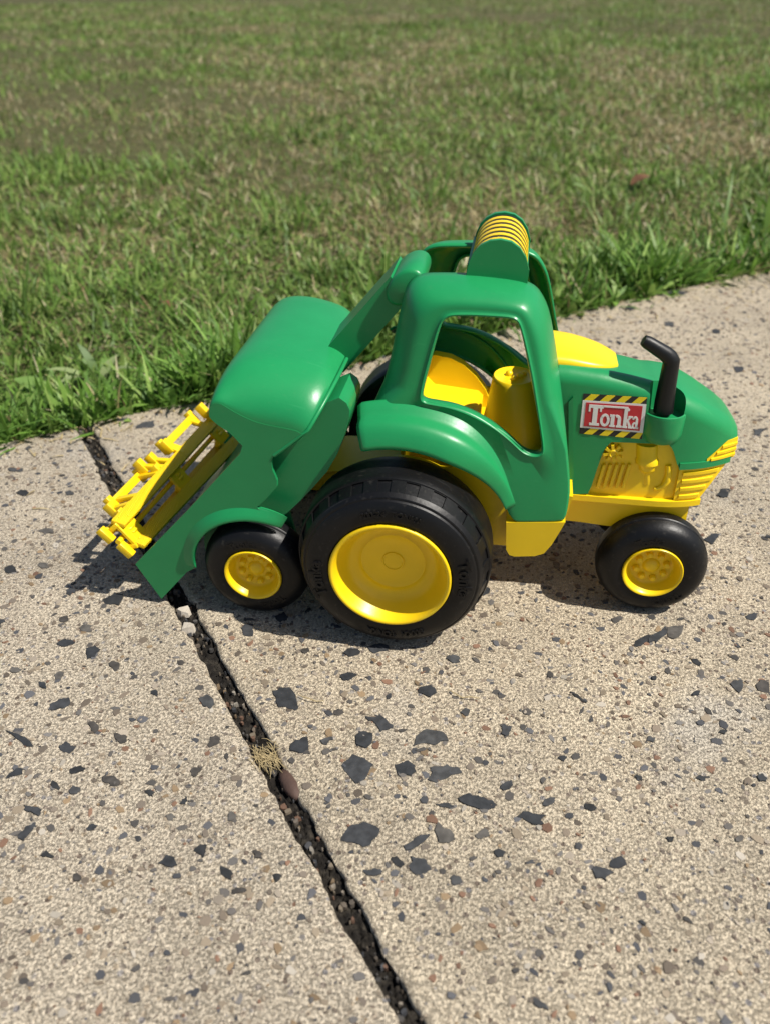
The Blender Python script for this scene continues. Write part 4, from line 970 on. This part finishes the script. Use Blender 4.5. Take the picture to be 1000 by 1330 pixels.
# grit and crumbs lying in the joint, and dry clippings on the slabs along the lawn
ng = 420; tg = rng.uniform(.0, 1.1, ng); ag = rng.uniform(.06, .94, ng); sg = sL(tg)*(1-ag)+sR(tg)*ag; gx, gy = w3(sg, tg)
o = stones('joint_grit', np.stack([gx, gy], -1), .0012+.0042*rng.random(ng)**2.5, .6+.4*rng.random(ng), rng.random(ng)*6.28, PAL[rng.integers(0, len(PAL), ng)]*.55, .0006+.0014*rng.random(ng), None)
for v in o.data.vertices: v.co.z -= .0042
o['kind'] = 'stuff'; o['label'] = 'fine grit and crumbs lying in the slab joint'; o['category'] = 'grit'
def clippings(n, seed):
    r = random.Random(seed); bm = bmesh.new()
    for _ in range(n):
        s = r.uniform(-.7, 1.2); t = .004+r.expovariate(22); x, y = w3(s, t); a = r.uniform(0, 6.28); L = r.uniform(.006, .022); w = r.uniform(.0004, .0012); d = Vector((math.cos(a), math.sin(a), 0)); e = Vector((-d.y, d.x, 0))
        p = Vector((x, y, .0012)); q = [p-e*w, p+d*L*.5-e*w*.8+Vector((0, 0, .001)), p+d*L, p+d*L*.5+e*w*.8+Vector((0, 0, .0012)), p+e*w]
        bm.faces.new([bm.verts.new(c) for c in q])
    return bm
o = from_bm('grass_clippings', clippings(420, 6), DRY, None, 0); o['kind'] = 'stuff'; o['label'] = 'loose dry grass clippings scattered on the slabs'; o['category'] = 'clippings'
# dry straw caught in the joint
def straw(name, label, strands, spread, u, v, Lm, seed, mat, wid=.0007, z0=.0008, dirn=None):
    r = random.Random(seed); x0, y0 = onZ(u, v, 0); bm = bmesh.new()
    for _ in range(strands):
        a = r.uniform(0, 6.28) if dirn is None else dirn+r.gauss(0, .55); Lh = Lm*r.uniform(.5, 1.2); x, y = x0+r.gauss(0, spread), y0+r.gauss(0, spread); k = r.uniform(-1.6, 1.6)
        pts = []
        for i in range(5):
            t = i/4-.5; pts.append((x+Lh*t*math.cos(a)-k*t*t*Lh*.3*math.sin(a), y+Lh*t*math.sin(a)+k*t*t*Lh*.3*math.cos(a), z0+r.uniform(0, .003)))
        tube(bm, pts, [wid*.6, wid, wid, wid, wid*.4], 5)
    o = from_bm(name, bm, mat, None, 60); o['label'] = label; o['category'] = 'straw'; return o
straw('straw_tuft', 'tuft of dry straw caught in the dark joint', 60, .0042, 345, 985, .017, 4, DRY, .00022, -.002, ja+.35)
straw('twig', 'thin dry grass stem lying on the bare tan slab', 1, 0, 600, 908, .030, 9, DRY, .0004)
straw('straw_wisp', 'short straw wisp lying on the slab beside the joint', 1, 0, 402, 912, .022, 12, DRY, .0004)
# broad-leaved weeds at the lawn edge
def weed_mat(n, c):
    m = plastic(n, c, .5, .2, .3, .3, .25); return m
WM = [weed_mat('weed_leaf', (.15, .25, .06)), weed_mat('pale_weed_leaf', (.25, .31, .13))]
def leaf(bm, base, az, L, W, el, curl):
    p = Vector(base); prev = None; n = 6; d = Vector((math.cos(az), math.sin(az), 0)); sd = Vector((-math.sin(az), math.cos(az), 0))
    for i in range(n+1):
        t = i/n; w = W/2*math.sin(math.pi*min(1, t*.92+.06))**.8; e = el-curl*t
        if i: p = p+(d*math.cos(e)+Vector((0, 0, 1))*math.sin(e))*(L/n)
        up = Vector((0, 0, 1)); row = [bm.verts.new(p-sd*w+up*w*.25), bm.verts.new(p), bm.verts.new(p+sd*w+up*w*.25)]
        if prev:
            for k in range(2): bm.faces.new((prev[k], prev[k+1], row[k+1], row[k]))
        prev = row
def weed(u, v, n, L, W, label, mat, seed, el=(.4, 1.0)):
    r = random.Random(seed); x, y = onZ(u, v, -.01); L *= 1.25; W *= 1.35; o = empty('broadleaf_weed', (x, y, -.015), label, 'weed')
    for k in range(n):
        bm = bmesh.new(); leaf(bm, (x, y, -.015), 2*math.pi*k/n+r.uniform(-.4, .4), L*r.uniform(.7, 1.15), W*r.uniform(.8, 1.15), r.uniform(*el), r.uniform(.6, 1.4)); from_bm('leaf', bm, mat, o, 60)
weed(128, 500, 4, .060, .010, 'tall pale narrow-leaved weed standing above the grass by the pavement', WM[1], 3, (1.0, 1.35))
weed(70, 515, 7, .042, .020, 'low broad round-leaved weed at the lawn edge beside the joint', WM[0], 4)
weed(205, 508, 6, .030, .013, 'small rosette weed at the lawn edge behind the reel', WM[0], 6)
weed(20, 560, 6, .036, .015, 'broad-leaved weed overhanging the grey slab corner', WM[0], 8)
# dead leaves on the lawn
def dleaf(u, v, L, label, seed):
    r = random.Random(seed); x, y = onZ(u, v, .01); bm = bmesh.new(); leaf(bm, (x, y, .012), r.uniform(0, 6), L, L*.6, .25, .8); o = from_bm('dead_leaf', bm, LEAFB, None, 60); o['label'] = label; o['category'] = 'leaf'
dleaf(212, 393, .022, 'small orange-brown dead leaf lying in green grass', 2)
dleaf(846, 230, .06, 'large dark brown dead leaf lying on the dry lawn', 5)
